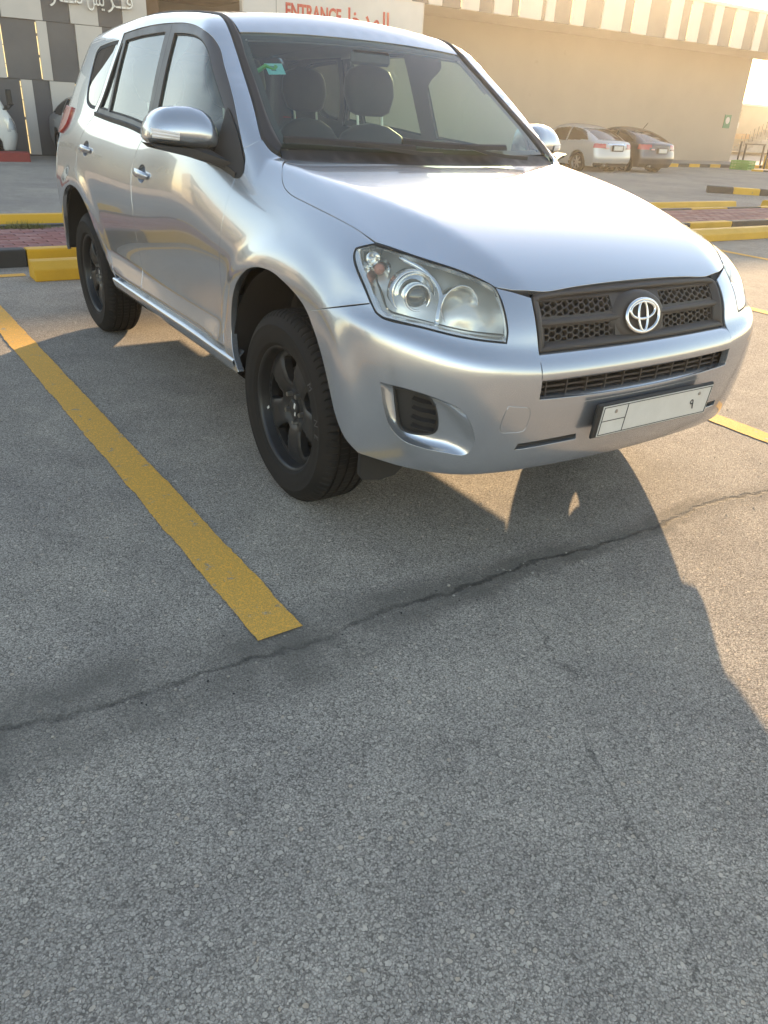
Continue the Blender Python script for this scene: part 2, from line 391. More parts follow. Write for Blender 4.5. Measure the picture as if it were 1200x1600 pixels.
XS=np.array([-3.75,-3.4,-3.0,-2.66,-2.0,-1.4,-.75,-.25,.2,.5,.85])
MID=[.85,.860,.862,.862,.864,.876,.884,.880,.862,.832,.795,.728,.652,.60]
T=np.array([
 [.74,.76,.785,.80,.815,.83,.835,.825,.80,.755,.71,.635,.56,.52],
 [.80,.82,.84,.85,.858,.868,.872,.860,.838,.795,.752,.68,.605,.56],
 [.83,.85,.866,.87,.868,.880,.884,.874,.853,.818,.777,.705,.628,.58],
 [.84,.857,.862,.862,.866,.880,.888,.882,.863,.829,.789,.717,.639,.59],
 MID,MID,MID,
 [.85,.866,.874,.873,.866,.874,.874,.848,.800,.740,.70,.64,.58,.5],
 [.85,.864,.870,.870,.868,.870,.864,.830,.768,.70,.64,.6,.55,.5],
 [.84,.858,.864,.866,.866,.864,.846,.806,.742,.68,.62,.58,.54,.5],
 [.83,.850,.858,.860,.860,.856,.832,.788,.72,.66,.60,.56,.52,.5]])
_wz=nspl(ZK,T.T)     # z -> all stations
def w_base(x,z):
    x=np.clip(x,XS[0],XS[-1])
    V=_wz(z)          # (...,nst)
    # spline over stations: per-point natural spline via precomputed basis
    return (V*_bx(x)).sum(-1)
_bx=nspl(XS,np.eye(len(XS)))
FW=(.02,.385);RW=(-2.68,.39);RA=.445
def flare(x,z,c,amp):
    d=np.hypot(x-c[0],(z-c[1])*1.0)
    return amp*.5*(1-np.tanh((d-RA-.100)/.036))*sstep((z-.12)/.2)
_zs=nspl([0,.25,.42,.59,.69,.79,.90],[.750,.750,.754,.772,.790,.822,.862])
def zshelf(a):   # bumper shelf height
    return _zs(a)
def bump(x,a,z):
    return .018*(1+np.tanh((zshelf(a)-z-.036)/.026))*sstep((x-.28)/.22)
def crease(x,z):   # sharp fold low on the doors; below it the skin kicks outwards
    t=.562+.012*(-1.4-x)/.9-z
    k=.5*(t+np.sqrt(t*t+3.0e-5))
    return np.minimum(k*.29,.024)*sstep((x+2.25)/.18)*sstep((-.46-x)/.14)
def W(x,a,z):
    return crease(x,z)+ w_base(x,z)+flare(x,z,FW,.018)+flare(x,z,RW,.015)+bump(x,a,z)*.5
_xf=nspl([.12,.22,.30,.38,.46,.56,.64,.73,.80,.87,.93,1.0,1.1],
         [.66,.715,.77,.815,.836,.852,.857,.851,.835,.810,.776,.69,.54])
def XF(a,z):
    return _xf(z)-.024*(a/.45)**2-.06*np.maximum(a-.40,0)**2/.04*.25+bump(np.full_like(z,.9),a,z)
_zc=nspl([-.6,-.36,-.055,.198,.458,.62,.74,.80,.86],[1.20,1.163,1.126,1.090,1.033,.975,.905,.855,.79])
_yc=nspl([-.40,-.055,.198,.458,.739,.9],[.74,.67,.61,.535,.45,.41])
def HOOD(x,a):
    zc=_zc(x);yc=_yc(x)
    d=a-yc
    # crown inside, slope outside with a crisp but rounded crease
    s=np.interp(x,[-.3,.1,.5,.7],[.42,.40,.34,.26])
    k=.009
    out=s*.5*(d+np.sqrt(d*d+k*k*4))
    crown=.012*(1-np.clip(a/np.maximum(yc,.1),0,1)**2)
    return zc+crown-out
def WS(x,a): return 1.18+(-.325-.13*a*a-x)*.667
_zr=nspl([-3.9,-3.6,-3.3,-2.9,-2.4,-1.8,-1.3,-.9,-.5],[1.53,1.60,1.632,1.668,1.703,1.722,1.708,1.670,1.60])
def ROOF(x,a): return _zr(x)-np.interp(x,[-1.9,-1.1],[.07,.13])*a*a
def XR(a,z): # tail
    return np.interp(z,[.2,.45,.75,1.0,1.2,1.45,1.7],[-3.42,-3.60,-3.60,-3.58,-3.56,-3.38,-3.20])+.12*a*a
def F(P):
    x,y,z=P[...,0],P[...,1],P[...,2];a=np.abs(y)
    side=a-W(x,a,z)
    low=rmax(side,z-HOOD(x,a),.07)
    low=rmax(low,x-XF(a,z),.30,2.3) if False else low
    fr=x-XF(a,z)
    rad=np.interp(z,[.26,.34,.41,.47,.7,.8,.9,1.0],[.80,.66,.46,.30,.22,.20,.16,.10])
    low=rmax(rmax(side,fr,.30,2.2),z-HOOD(x,a),.06)
    top=-rmax(-(z-WS(x,a)),-(z-ROOF(x,a)),.0)
    g=rmax(z-ROOF(x,a),z-WS(x,a),.05)
    up=rmax(side,g,.055,2.2)
    f=np.minimum(low,np.maximum(up,x+.02))
    return rmax(f,XR(a,z)-x,.36,2.2)
# ------------------------------------------------------------------ panels cut out of the body surface F
def grad(P, e=.002):
    g = np.zeros_like(P)
    for k in range(3):
        d = np.zeros(3); d[k] = e
        g[:, k] = F(P + d) - F(P - d)
    return g / (np.linalg.norm(g, axis=1, keepdims=True) + 1e-9)
class Dom:
    def __init__(s, kind, c=0.0): s.k = kind; s.c = c
    def uv(s, P):
        P = np.asarray(P, float)
        if s.k in ('side', 'top'): return P[:, :2].copy() if P.shape[1] == 2 else (P[:, [0, 2]] if s.k == 'side' else P[:, :2])
        x, y, z = P.T
        if s.k == 'roll': return np.stack([x, np.arctan2(y, z - s.c) * .75], 1)
        if s.k == 'front': return np.stack([np.arctan2(y, x - s.c) * .8, z], 1)
        if s.k == 'rear': return np.stack([np.arctan2(y, s.c - x) * .8, z], 1)
    def ray(s, U):
        u, v = U.T; o = np.zeros_like(u)
        if s.k == 'side': return np.stack([u, o - 1.5, v], 1), np.stack([u, o - .12, v], 1)
        if s.k == 'top': return np.stack([u, v, o + 2.4], 1), np.stack([u, v, o + .55], 1)
        if s.k == 'roll':
            a = v / .75; d = np.stack([o, np.sin(a), np.cos(a)], 1); c = np.stack([u, o, o + s.c], 1); return c + d * 1.5, c + d * .03
        a = u / .8; sg = 1 if s.k == 'front' else -1
        d = np.stack([sg * np.cos(a), np.sin(a), o], 1); c = np.stack([o + s.c, o, v], 1); return c + d * 1.9, c + d * .06
    def surf(s, U, c=0.0):
        U = np.asarray(U, float); A, B = s.ray(U); lo = np.zeros(len(U)); hi = np.ones(len(U))
        # march in from outside to the first crossing, then bisect
        K = 40; done = np.zeros(len(U), bool)
        for k in range(1, K + 1):
            t = np.full(len(U), k / K); f = F(A + (B - A) * t[:, None]) - c
            new = (~done) & (f <= 0); hi[new] = t[new]; lo[new] = (k - 1) / K; done |= new
        for _ in range(18):
            m = (lo + hi) / 2; f = F(A + (B - A) * m[:, None]) - c
            pos = f > 0; lo = np.where(pos, m, lo); hi = np.where(pos, hi, m)
        return A + (B - A) * hi[:, None]
SIDE = Dom('side'); TOP = Dom('top'); FRONT = Dom('front', .05); REAR = Dom('rear', -2.45)
ROOFR = Dom('roll', 1.0); FENDR = Dom('roll', .72)

def crom(P, step):
    P = np.asarray(P, float)
    if len(P) == 2:
        n = max(1, int(np.linalg.norm(P[1] - P[0]) / step)); t = np.linspace(0, 1, n + 1)[:, None]; return P[0] * (1 - t) + P[1] * t
    Q = np.vstack([2 * P[0] - P[1], P, 2 * P[-1] - P[-2]]); out = []
    for i in range(1, len(Q) - 2):
        p0, p1, p2, p3 = Q[i - 1:i + 3]
        # centripetal parametrisation
        d = lambda a, b: max(np.linalg.norm(a - b), 1e-6) ** .5
        t0 = 0; t1 = t0 + d(p0, p1); t2 = t1 + d(p1, p2); t3 = t2 + d(p2, p3)
        n = max(1, int(np.ceil(np.linalg.norm(p2 - p1) / step))); t = np.linspace(t1, t2, n, endpoint=False)[:, None]
        A1 = (t1 - t) / (t1 - t0) * p0 + (t - t0) / (t1 - t0) * p1; A2 = (t2 - t) / (t2 - t1) * p1 + (t - t1) / (t2 - t1) * p2
        A3 = (t3 - t) / (t3 - t2) * p2 + (t - t2) / (t3 - t2) * p3
        B1 = (t2 - t) / (t2 - t0) * A1 + (t - t0) / (t2 - t0) * A2; B2 = (t3 - t) / (t3 - t1) * A2 + (t - t1) / (t3 - t1) * A3
        out.append((t2 - t) / (t2 - t1) * B1 + (t - t1) / (t2 - t1) * B2)
    out.append(P[-1:]); return np.vstack(out)
def outline(segs, step=.016):
    """closed outline from polylines that share end points; each polyline is smooth, corners sit between them"""
    return np.vstack([crom(s, step)[:-1] for s in segs])
def chain(*segs):
    """join polylines end to start, adding the shared point and closing"""
    segs = [list(map(tuple, s)) for s in segs]; out = []
    for i, s in enumerate(segs):
        nx = segs[(i + 1) % len(segs)][0]
        out.append(s + [nx])
    return out
def area2(U): x, y = U.T; return .5 * np.sum(x * np.roll(y, -1) - np.roll(x, -1) * y)
def ccw(U): return U if area2(U) > 0 else U[::-1]
def nrm2(U):
    t = np.roll(U, -1, 0) - np.roll(U, 1, 0); n = np.stack([t[:, 1], -t[:, 0]], 1); return n / (np.linalg.norm(n, axis=1, keepdims=True) + 1e-9)
def offset(U, d): return U + nrm2(U) * d      # U is ccw, d > 0 grows
def inside(Pt, U):
    x, y = Pt.T; r = np.zeros(len(Pt), bool); a = U; b = np.roll(U, -1, 0)
    for (x1, y1), (x2, y2) in zip(a, b):
        if y1 == y2: continue
        c = (y1 > y) != (y2 > y); r ^= c & (x < (x2 - x1) * (y - y1) / (y2 - y1) + x1)
    return r
def dist_loop(Pt, U):
    a = U; b = np.roll(U, -1, 0); best = np.full(len(Pt), 1e9)
    for p, q in zip(a, b):
        d = q - p; t = np.clip(((Pt - p) @ d) / (d @ d + 1e-12), 0, 1); best = np.minimum(best, np.linalg.norm(Pt - p - t[:, None] * d, axis=1))
    return best
def fill(loops, grid):
    """loops[0] outer ccw, others holes; returns uv points and triangles"""
    o = loops[0]; lo, hi = o.min(0), o.max(0)
    gx, gy = np.meshgrid(np.arange(lo[0], hi[0] + grid, grid), np.arange(lo[1], hi[1] + grid, grid * .87)); gx[1::2] += grid / 2
    G = np.stack([gx.ravel(), gy.ravel()], 1)
    k = inside(G, o) & (dist_loop(G, o) > grid * .45)
    for h in loops[1:]: k &= ~inside(G, h) & (dist_loop(G, h) > grid * .45)
    G = G[k]
    pts = np.vstack(list(loops) + [G]); ed = []; b = 0
    for L in loops:
        n = len(L); ed += [(b + i, b + (i + 1) % n) for i in range(n)]; b += n
    r = delaunay_2d_cdt([Vector(p) for p in pts], ed, [], 0, 1e-7)
    U = np.array([tuple(v) for v in r[0]]); T = np.array([f for f in r[2] if len(f) == 3])
    C = U[T].mean(1); k = inside(C, o)
    for h in loops[1:]: k &= ~inside(C, h)
    return U, T[k]
MIRR = np.array([1, -1, 1.0])
def panel_arrays(dom, segs, holes=(), c=0.0, shrink=.0022, grid=.03, flange=.016, step=.016, raw=False, hole_grow=None, fn=None):
    loops = [ccw(dom.uv(outline(segs, step)) if not raw else segs)]
    loops[0] = offset(loops[0], -shrink) if shrink else loops[0]
    for h in holes:
        L = ccw(dom.uv(outline(h, step)) if not (isinstance(h, np.ndarray)) else h)
        loops.append(offset(L, shrink if hole_grow is None else hole_grow))
    U, T = fill(loops, grid)
    P = dom.surf(U, c)
    N = grad(P)
    if fn is not None: P = P + N * fn(U)[:, None]
    fnm = np.cross(P[T[:, 1]] - P[T[:, 0]], P[T[:, 2]] - P[T[:, 0]])
    flip = (fnm * N[T].mean(1)).sum(1) < 0; T[flip] = T[flip][:, ::-1]
    V = [P]; NN = [N]; FC = [tuple(t) for t in T]; base = len(P)
    if flange:
        for k, L in enumerate(loops):
            n = len(L); p = dom.surf(L, c); nn = grad(p); sg = 1 if k == 0 else -1
            if fn is not None: p = p + nn * fn(L)[:, None]
            q = dom.surf(L + nrm2(L) * .004 * sg, c); s = q - p; s -= nn * (s * nn).sum(1, keepdims=True); s /= np.linalg.norm(s, axis=1, keepdims=True) + 1e-9
            e = min(.0016, abs(flange) * .3)
            rings = [(p, nn), (p + s * e * .7 - nn * e * .3, (nn * .75 + s * .66)), (p + s * e - nn * e, s), (p + s * e - nn * flange, s)]
            for a, b in rings: V.append(a); NN.append(b / np.linalg.norm(b, axis=1, keepdims=True))
            # orientation
            t = np.roll(p, -1, 0) - p
            good = ((np.cross(t, -nn) * s).sum(1) > 0).mean() > .5
            for r in range(3):
                for i in range(n):
                    a = base + r * n + i; b = base + r * n + (i + 1) % n
                    f = (a, b, b + n, a + n); FC.append(f if good else f[::-1])
            base += 4 * n
    return np.vstack(V), FC, np.vstack(NN)
def panel(name, dom, segs, m, parent, mirror=False, both=False, k=None, **kw):
    V, FC, N = panel_arrays(dom, segs, **kw); out = []
    if both or not mirror: out.append(link(name, mesh(name, V, FC, normals=N), m, parent, **(k or {})))
    if both or mirror:
        p2 = parent
        out.append(link(name, mesh(name, V * MIRR, [f[::-1] for f in FC], normals=N * MIRR), m, p2, **(k or {})))
    return out
def mirror_obj(o, parent=None):
    """a mirrored copy (y -> -y) of a mesh object that sits at the car's origin"""
    me = o.data; n = len(me.vertices); co = np.empty(n * 3); me.vertices.foreach_get('co', co); co = co.reshape(-1, 3) * MIRR
    fc = [tuple(p.vertices)[::-1] for p in me.polygons]; sm = np.array([p.use_smooth for p in me.polygons])
    m2 = mesh(me.name, co, fc); m2.polygons.foreach_set('use_smooth', sm)
    for mm in me.materials: m2.materials.append(mm)
    m2.polygons.foreach_set('material_index', np.array([p.material_index for p in me.polygons], dtype=np.int32))
    c = bpy.data.objects.new(o.name.split('.')[0], m2); COL.objects.link(c); c.parent = parent if parent is not None else o.parent
    return c
def gap_strip(dom, pts, w=.03, depth=.017, m=None, parent=None, name='door_gap_strip', both=True):  # dark strip put in so no light leaks through the panel gap
    """dark backing strip added behind a shut line"""
    U = dom.uv(crom(pts, .03)); t = np.gradient(U, axis=0); n = np.stack([t[:, 1], -t[:, 0]], 1); n /= np.linalg.norm(n, axis=1, keepdims=True)
    A = dom.surf(U + n * w / 2, -depth); B = dom.surf(U - n * w / 2, -depth)
    A = A - 0; V = np.vstack([A, B]); k = len(U)
    FC = [(i, i + 1, k + i + 1, k + i) for i in range(k - 1)]
    link(name, mesh(name, V, FC), m, parent)
    if both: link(name, mesh(name, V * MIRR, [f[::-1] for f in FC]), m, parent)

# ------------------------------------------------------------------ the silver SUV (x forward, y to its left, origin under the front axle)
suv = empty('suv', label='silver grey SUV with black wheels parked in the foreground bay', cat='car')
# -- outlines, right-hand side
BELT = [(-2.40, 1.240), (-2.15, 1.226), (-1.76, 1.207), (-1.49, 1.186), (-1.1, 1.166), (-.75, 1.140), (-.56, 1.118), (-.475, 1.096)]
FD_FRONT = [(-.475, 1.096), (-.478, 1.03), (-.482, .946), (-.490, .85), (-.498, .75), (-.508, .62), (-.500, .54), (-.470, .466)]
DOORGAP = [(-1.49, 1.186), (-1.565, 1.105), (-1.589, 1.035), (-1.583, .93), (-1.573, .84), (-1.575, .733), (-1.566, .60), (-1.545, .466)]
RD_REAR = [(-2.40, 1.240), (-2.53, 1.170), (-2.604, 1.09), (-2.624, 1.02), (-2.612, .95), (-2.55, .895), (-2.42, .825), (-2.33, .735), (-2.27, .655), (-2.17, .575), (-2.06, .500), (-2.02, .466)]
ARCH_R = [(-1.985, .440), (-2.11, .487), (-2.236, .555), (-2.318, .640), (-2.385, .728), (-2.46, .790), (-2.562, .836), (-2.66, .850), (-2.758, .848), (-2.90, .808), (-3.02, .725), (-3.095, .62), (-3.125, .52), (-3.13, .42)]
ARCH_F = [(-.325, .400), (-.372, .455), (-.398, .531), (-.395, .60), (-.362, .675), (-.300, .750), (-.204, .812), (-.12, .834), (-.02, .838), (.07, .824), (.16, .799), (.215, .775), (.252, .748)]
ARCH_B = [(.252, .748), (.309, .683), (.360, .620), (.408, .555), (.450, .482), (.492, .422), (.536, .385)]
FTOP = [(-2.204, 1.618), (-1.904, 1.633), (-1.685, 1.637), (-1.496, 1.634), (-1.33, 1.627), (-1.184, 1.612), (-1.06, 1.590), (-.97, 1.560), (-.898, 1.519), (-.82, 1.464), (-.72, 1.392), (-.638, 1.328), (-.536, 1.236), (-.488, 1.187)]
CGAP = [(-2.40, 1.240), (-2.33, 1.325), (-2.265, 1.455), (-2.204, 1.618)]
HOODGAP = [(-.337, -.664), (-.27, -.72), (-.194, -.756), (-.125, -.768), (.021, -.766), (.193, -.755), (.30, -.744), (.385, -.735)]
HLTOP = [(.385, -.735), (.473, -.692), (.555, -.645), (.624, -.594), (.672, -.558), (.712, -.528)]
P3 = lambda xy, dom: dom
def s2p(L, dom=SIDE): return [tuple(p) for p in SIDE.surf(np.array(L, float))]
def t2p(L): return [tuple(p) for p in TOP.surf(np.array(L, float))]
HL = [(.389, -.737, .985), (.355, -.783, .968), (.372, -.800, .948), (.469, -.818, .878), (.531, -.812, .818), (.560, -.803, .807), (.656, -.736, .797), (.731, -.654, .781), (.785, -.528, .765), (.780, -.522, .796), (.745, -.523, .868), (.712, -.530, .907), (.669, -.556, .926), (.624, -.592, .941), (.555, -.645, .957), (.473, -.692, .972)]
HL_SEGS = [HL[0:2], HL[1:6] , HL[5:9], HL[8:13], HL[12:] + [HL[0]]]
# -- hood
_rear = [(-.337, -.664), (-.272, -.478), (-.236, -.2), (-.225, 0), (-.236, .2), (-.272, .478), (-.337, .664)]
_mir2 = lambda L: [(a, -b) for a, b in L]
_nose = [(.712, -.528), (.735, -.478), (.748, -.425)]
_lip = [(.748, -.425), (.757, -.37), (.757, -.25), (.757, 0), (.757, .25), (.757, .37), (.748, .425)]
hood_segs = [_rear, _mir2(HOODGAP), _mir2(HLTOP), _mir2(_nose), _lip[::-1], _nose[::-1], HLTOP[::-1], HOODGAP[::-1]]
hood = panel('hood', TOP, hood_segs, M['paint'], suv, grid=.028, flange=.022)[0]
gap_strip(TOP, HOODGAP, parent=suv, m=M['rubber'], name='hood_gap_strip'); gap_strip(TOP, _nose, w=.02, parent=suv, m=M['rubber'], name='hood_gap_strip')
# -- front fenders
fend_segs = [s2p(FD_FRONT[::-1]), s2p([FD_FRONT[0], (-.45, 1.112), (-.455, 1.15), (-.488, 1.187)]), [tuple(SIDE.surf(np.array([(-.488, 1.187)]))[0]), (-.468, -.757, 1.195), (-.45, -.706, 1.217)],
             [(-.45, -.706, 1.217), (-.404, -.703, 1.19), (-.379, -.689, 1.175), t2p([HOODGAP[0]])[0]], t2p(HOODGAP), [HL[0], HL[1]], HL[1:5], [HL[4], (.509, -.817, .838)], [(.509, -.817, .838), (.369, -.867, .799), (.252, -.895, .765)], [(.252, -.895, .765), s2p([ARCH_B[0]])[0]], s2p(ARCH_F[::-1]), s2p([ARCH_F[0], (-.345, .392), (-.43, .418), FD_FRONT[-1]])]
fend_segs[4][-1] = HL[0]
panel('front_fender', FENDR, fend_segs, M['paint'], suv, both=True, grid=.022, flange=.024, shrink=.0017)
gap_strip(SIDE, FD_FRONT, parent=suv, m=M['rubber']); gap_strip(SIDE, DOORGAP, parent=suv, m=M['rubber']); gap_strip(SIDE, RD_REAR, parent=suv, m=M['rubber'])
gap_strip(FRONT, [(.515, -.815, .836), (.369, -.867, .799), (.262, -.893, .767)], w=.010, depth=.014, parent=suv, m=M['rubber'], name='bumper_gap_strip')
# -- doors, with a scooped cup behind each handle
def cup(cx, cz, rx, rz): return np.array([(cx + rx * math.cos(a), cz + rz * math.sin(a)) for a in np.linspace(0, 2 * math.pi, 40, endpoint=False)])
HANDLES = [(-1.435, 1.022), (-2.44, 1.066)]
fd_segs = [BELT[3:], FD_FRONT, [FD_FRONT[-1], DOORGAP[-1]], DOORGAP[::-1]]
rd_segs = [BELT[:4], DOORGAP, [DOORGAP[-1], RD_REAR[-1]], RD_REAR[::-1]]
doors = []
for nm, segs, hc in (('front_door', fd_segs, HANDLES[0]), ('rear_door', rd_segs, HANDLES[1])):
    ds = panel(nm, SIDE, segs, M['paint'], suv, both=True, holes=[cup(*hc, .062, .040)], hole_grow=0.0, grid=.022, flange=.018, shrink=.003)
    doors.append(ds)
    # cup bowl
    rings = []; V = []; FC = []; n = 40
    for k, (s, d) in enumerate([(1, 0), (.93, .008), (.8, .016), (.6, .021), (.35, .023), (.02, .024)]):
        P = SIDE.surf(cup(*hc, .062 * s, .040 * s)); P[:, 1] += d; V.append(P)
    V = np.vstack(V); FC = [(r * n + i, r * n + (i + 1) % n, (r + 1) * n + (i + 1) % n, (r + 1) * n + i) for r in range(5) for i in range(n)]
    FC = [f[::-1] for f in FC]
    b = link('handle_cup', mesh('handle_cup', V, FC, smooth=True), M['paint'], ds[0]); mirror_obj(b, ds[1])
    # pull handle: flattened bar bridging the cup
    V = []; FC = []; K = 13; n = 14; yref = SIDE.surf(np.array([(hc[0] + .005 + (i / 12 * 2 - 1) * .108, hc[1]) for i in range(13)]))[:, 1]
    for i in range(K):
        t = i / (K - 1) * 2 - 1; r = max(1e-3, (1 - abs(t) ** 3.2)) ** .5; x = hc[0] + .005 + t * .108
        yo = yref[i] - .020 * (1 - t * t * .75)
        for j in range(n):
            a = 2 * math.pi * j / n; V.append((x, yo + .012 * r * math.cos(a), hc[1] - t * .004 + .0185 * r * math.sin(a)))
    FC = [(i * n + j, i * n + (j + 1) % n, (i + 1) * n + (j + 1) % n, (i + 1) * n + j) for i in range(K - 1) for j in range(n)]
    FC += [tuple(range(n))[::-1], tuple(range((K - 1) * n, K * n))]
    h = link('door_handle', mesh('door_handle', V, FC, smooth=True), M['paint'], ds[0]); mirror_obj(h, ds[1])
# -- body sides: A-pillar, roof rail, rear quarter in one pressing
R_DITCH = [(-.45, -.706, 1.217), (-.577, -.677, 1.308), (-.674, -.657, 1.376), (-.789, -.634, 1.455), (-.894, -.614, 1.528), (-.991, -.597, 1.594), (-1.046, -.590, 1.626), (-1.13, -.580, 1.653), (-1.5, -.572, 1.68), (-2.0, -.566, 1.685), (-2.6, -.552, 1.66), (-2.93, -.53, 1.63)]
rear_cut = [(-2.93, -.53, 1.63), (-3.0, -.66, 1.55), (-3.06, -.72, 1.4), (-3.13, -.79, 1.22), (-3.17, -.85, 1.0), (-3.2, -.87, .75), (-3.2, -.86, .42)]
QG = [(-2.445, 1.262), (-2.385, 1.325), (-2.320, 1.440), (-2.262, 1.590)], [(-2.262, 1.590), (-2.41, 1.586), (-2.64, 1.572)], [(-2.64, 1.572), (-2.700, 1.545), (-2.716, 1.500), (-2.714, 1.42), (-2.700, 1.345), (-2.664, 1.298), (-2.567, 1.270), (-2.445, 1.262)]
side_segs = [R_DITCH, rear_cut, [rear_cut[-1], s2p([ARCH_R[-1]])[0]], s2p(ARCH_R[::-1]), s2p([ARCH_R[0], RD_REAR[-1]]), s2p(RD_REAR[::-1]), s2p(CGAP), s2p(FTOP), [tuple(SIDE.surf(np.array([(-.488, 1.187)]))[0]), (-.468, -.757, 1.195), (-.45, -.706, 1.217)]]
panel('body_side', ROOFR, side_segs, M['paint'], suv, both=True, holes=[[s2p(q) for q in QG]], grid=.03, flange=.022)
# -- roof skin
_rf = [(-.979, -.557), (-.971, -.29), (-.966, 0), (-.971, .29), (-.979, .557)]
_rs = [(-.979, -.557), (-1.12, -.553), (-1.5, -.548), (-2.0, -.542), (-2.6, -.530), (-2.95, -.505)]
_rr = [(-2.95, -.505), (-3.04, -.25), (-3.06, 0), (-3.04, .25), (-2.95, .505)]
panel('roof', TOP, [_rf, _mir2(_rs), _rr[::-1], _rs[::-1]], M['paint'], suv, grid=.05, flange=.012)
# -- black moulding along windscreen and roof gutter
R_IN = [(-.415, -.653, 1.205), (-.482, -.647, 1.249), (-.573, -.636, 1.31), (-.712, -.611, 1.406), (-.843, -.590, 1.495), (-.979, -.562, 1.588), (-1.12, -.556, 1.655), (-1.5, -.551, 1.68), (-2.0, -.545, 1.69), (-2.6, -.533, 1.67), (-2.94, -.51, 1.64)]
R_OUT = [(-.379, -.686, 1.176)] + R_DITCH[:-1] + [(-2.94, -.527, 1.63)]
def strip(name, A, B, m, parent, c=.004, n=120, dom=ROOFR, both=True):
    def res(L):
        Q = crom(L, .01); d = np.r_[0, np.cumsum(np.linalg.norm(np.diff(Q, axis=0), axis=1))]; t = np.linspace(0, d[-1], n); return np.stack([np.interp(t, d, Q[:, k]) for k in range(3)], 1)
    A, B = res(A), res(B); V = []; prof = [(0, -.012), (.06, c * .7), (.3, c), (.55, c * .55), (.75, c), (.95, c * .6), (1, -.012)]
    for s, h in prof:
        P = dom.surf(dom.uv(A * (1 - s) + B * s), 0.0); V.append(P + grad(P) * h)
    k = len(prof); V = np.vstack(V); FC = [(r * n + i, r * n + i + 1, (r + 1) * n + i + 1, (r + 1) * n + i) for r in range(k - 1) for i in range(n - 1)]
    link(name, mesh(name, V, FC, smooth=True), m, parent)
    if both: link(name, mesh(name, V * MIRR, [f[::-1] for f in FC], smooth=True), m, parent)
strip('windscreen_moulding', R_IN, R_OUT, M['plastic'], suv, c=.005)
# -- windscreen
_wb = [(-.410, -.655), (-.378, -.48), (-.352, -.25), (-.345, 0), (-.352, .25), (-.378, .48), (-.410, .655)]
_wsd = [(-.410, -.655), (-.482, -.649), (-.573, -.638), (-.712, -.613), (-.843, -.592), (-.972, -.565)]
_wt = [(-.972, -.565), (-.965, -.3), (-.960, 0), (-.965, .3), (-.972, .565)]
ws_segs = [_wb, _mir2(_wsd), _wt[::-1], _wsd[::-1]]
ws = panel('windscreen', TOP, ws_segs, M['glass'], suv, c=-.002, shrink=0, grid=.05, flange=0)[0]
ws_loop = offset(ccw(TOP.uv(outline(ws_segs))), -.03)
panel('windscreen_border', TOP, ws_segs, M['rubber'], ws, c=-.006, shrink=0, holes=[ws_loop], hole_grow=0, grid=.05, flange=0)
st = mesh('inspection_sticker', (lambda P: P)(TOP.surf(np.array([(-.815, -.529), (-.812, -.453), (-.755, -.462), (-.757, -.536)]), -.0035)), [(0, 1, 2, 3)])
link('inspection_sticker', st, M['sticker'], ws)
st2 = mesh('sticker_print', TOP.surf(np.array([(-.800, -.512), (-.798, -.492), (-.772, -.495), (-.774, -.515)]), -.0025), [(0, 1, 2, 3)])
link('sticker_print', st2, mat('sticker_ink', (.05, .12, .15), .6), ws)
# -- cowl and wipers
_hr = [(a - .004, b) for a, b in _rear]
cowl_segs = [[(-.349, -.672)] + _hr[1:-1] + [(-.349, .672)], [(-.349, .672), (-.402, .664)], _wb[::-1][1:-1], [(-.402, -.664), (-.349, -.672)]]
cowl_segs[2] = [(-.402, .664)] + _wb[::-1][1:-1] + [(-.402, -.664)]
panel('wiper_cowl', TOP, cowl_segs, M['plastic'], suv, c=-.004, shrink=0, grid=.04, flange=.012)
def wiper(pts, armpts):
    P = [tuple(q + np.array([0, 0, 1]) * .018) for q in TOP.surf(np.array(crom(pts, .03)), 0)]
    V, FC = sweep(P, [(-.010, -.010), (.010, -.010), (.006, .006), (-.002, .012), (-.008, .006)])
    o = link('wiper', mesh('wiper', V, FC), M['plastic'], suv)
    A = [tuple(q + np.array([0, 0, h])) for q, h in zip(TOP.surf(np.array(armpts), 0), np.linspace(.030, .022, len(armpts)))]
    V, FC = sweep(A, [(-.011, -.006), (.011, -.006), (.009, .006), (-.009, .006)], scale=np.linspace(1.3, .8, len(A)))
    link('wiper_arm', mesh('wiper_arm', V, FC), M['plastic'], o)
wiper([(-.418, -.640), (-.395, -.50), (-.372, -.36), (-.355, -.22), (-.345, -.10)], [(-.27, -.02), (-.295, -.10), (-.325, -.20), (-.352, -.30), (-.368, -.36)])
wiper([(-.378, -.14), (-.365, 0), (-.362, .14), (-.368, .28), (-.380, .40)], [(-.262, .42), (-.292, .34), (-.325, .26), (-.35, .19), (-.36, .13)])
# -- window frames, glass
frame_f = [FTOP[3:], BELT[::-1][0:1] and [FTOP[-1], (-.455, 1.15), (-.448, 1.112), BELT[-1]], BELT[3:][::-1], [BELT[3], (-1.492, 1.40), FTOP[3]]]
GL_F = [[(-1.432, 1.592), (-1.265, 1.584), (-1.116, 1.568), (-1.02, 1.545), (-.935, 1.506), (-.86, 1.452), (-.755, 1.374), (-.678, 1.315)], [(-.678, 1.315), (-.640, 1.190), (-.625, 1.155)], [(-.625, 1.155), (-.75, 1.172), (-1.1, 1.198), (-1.408, 1.216)], [(-1.408, 1.216), (-1.420, 1.40), (-1.432, 1.592)]]
GL_R = [[(-2.148, 1.586), (-1.90, 1.598), (-1.563, 1.602)], [(-1.563, 1.602), (-1.552, 1.40), (-1.540, 1.220)], [(-1.540, 1.220), (-1.80, 1.240), (-2.160, 1.258)], [(-2.160, 1.258), (-2.155, 1.42), (-2.148, 1.586)]]
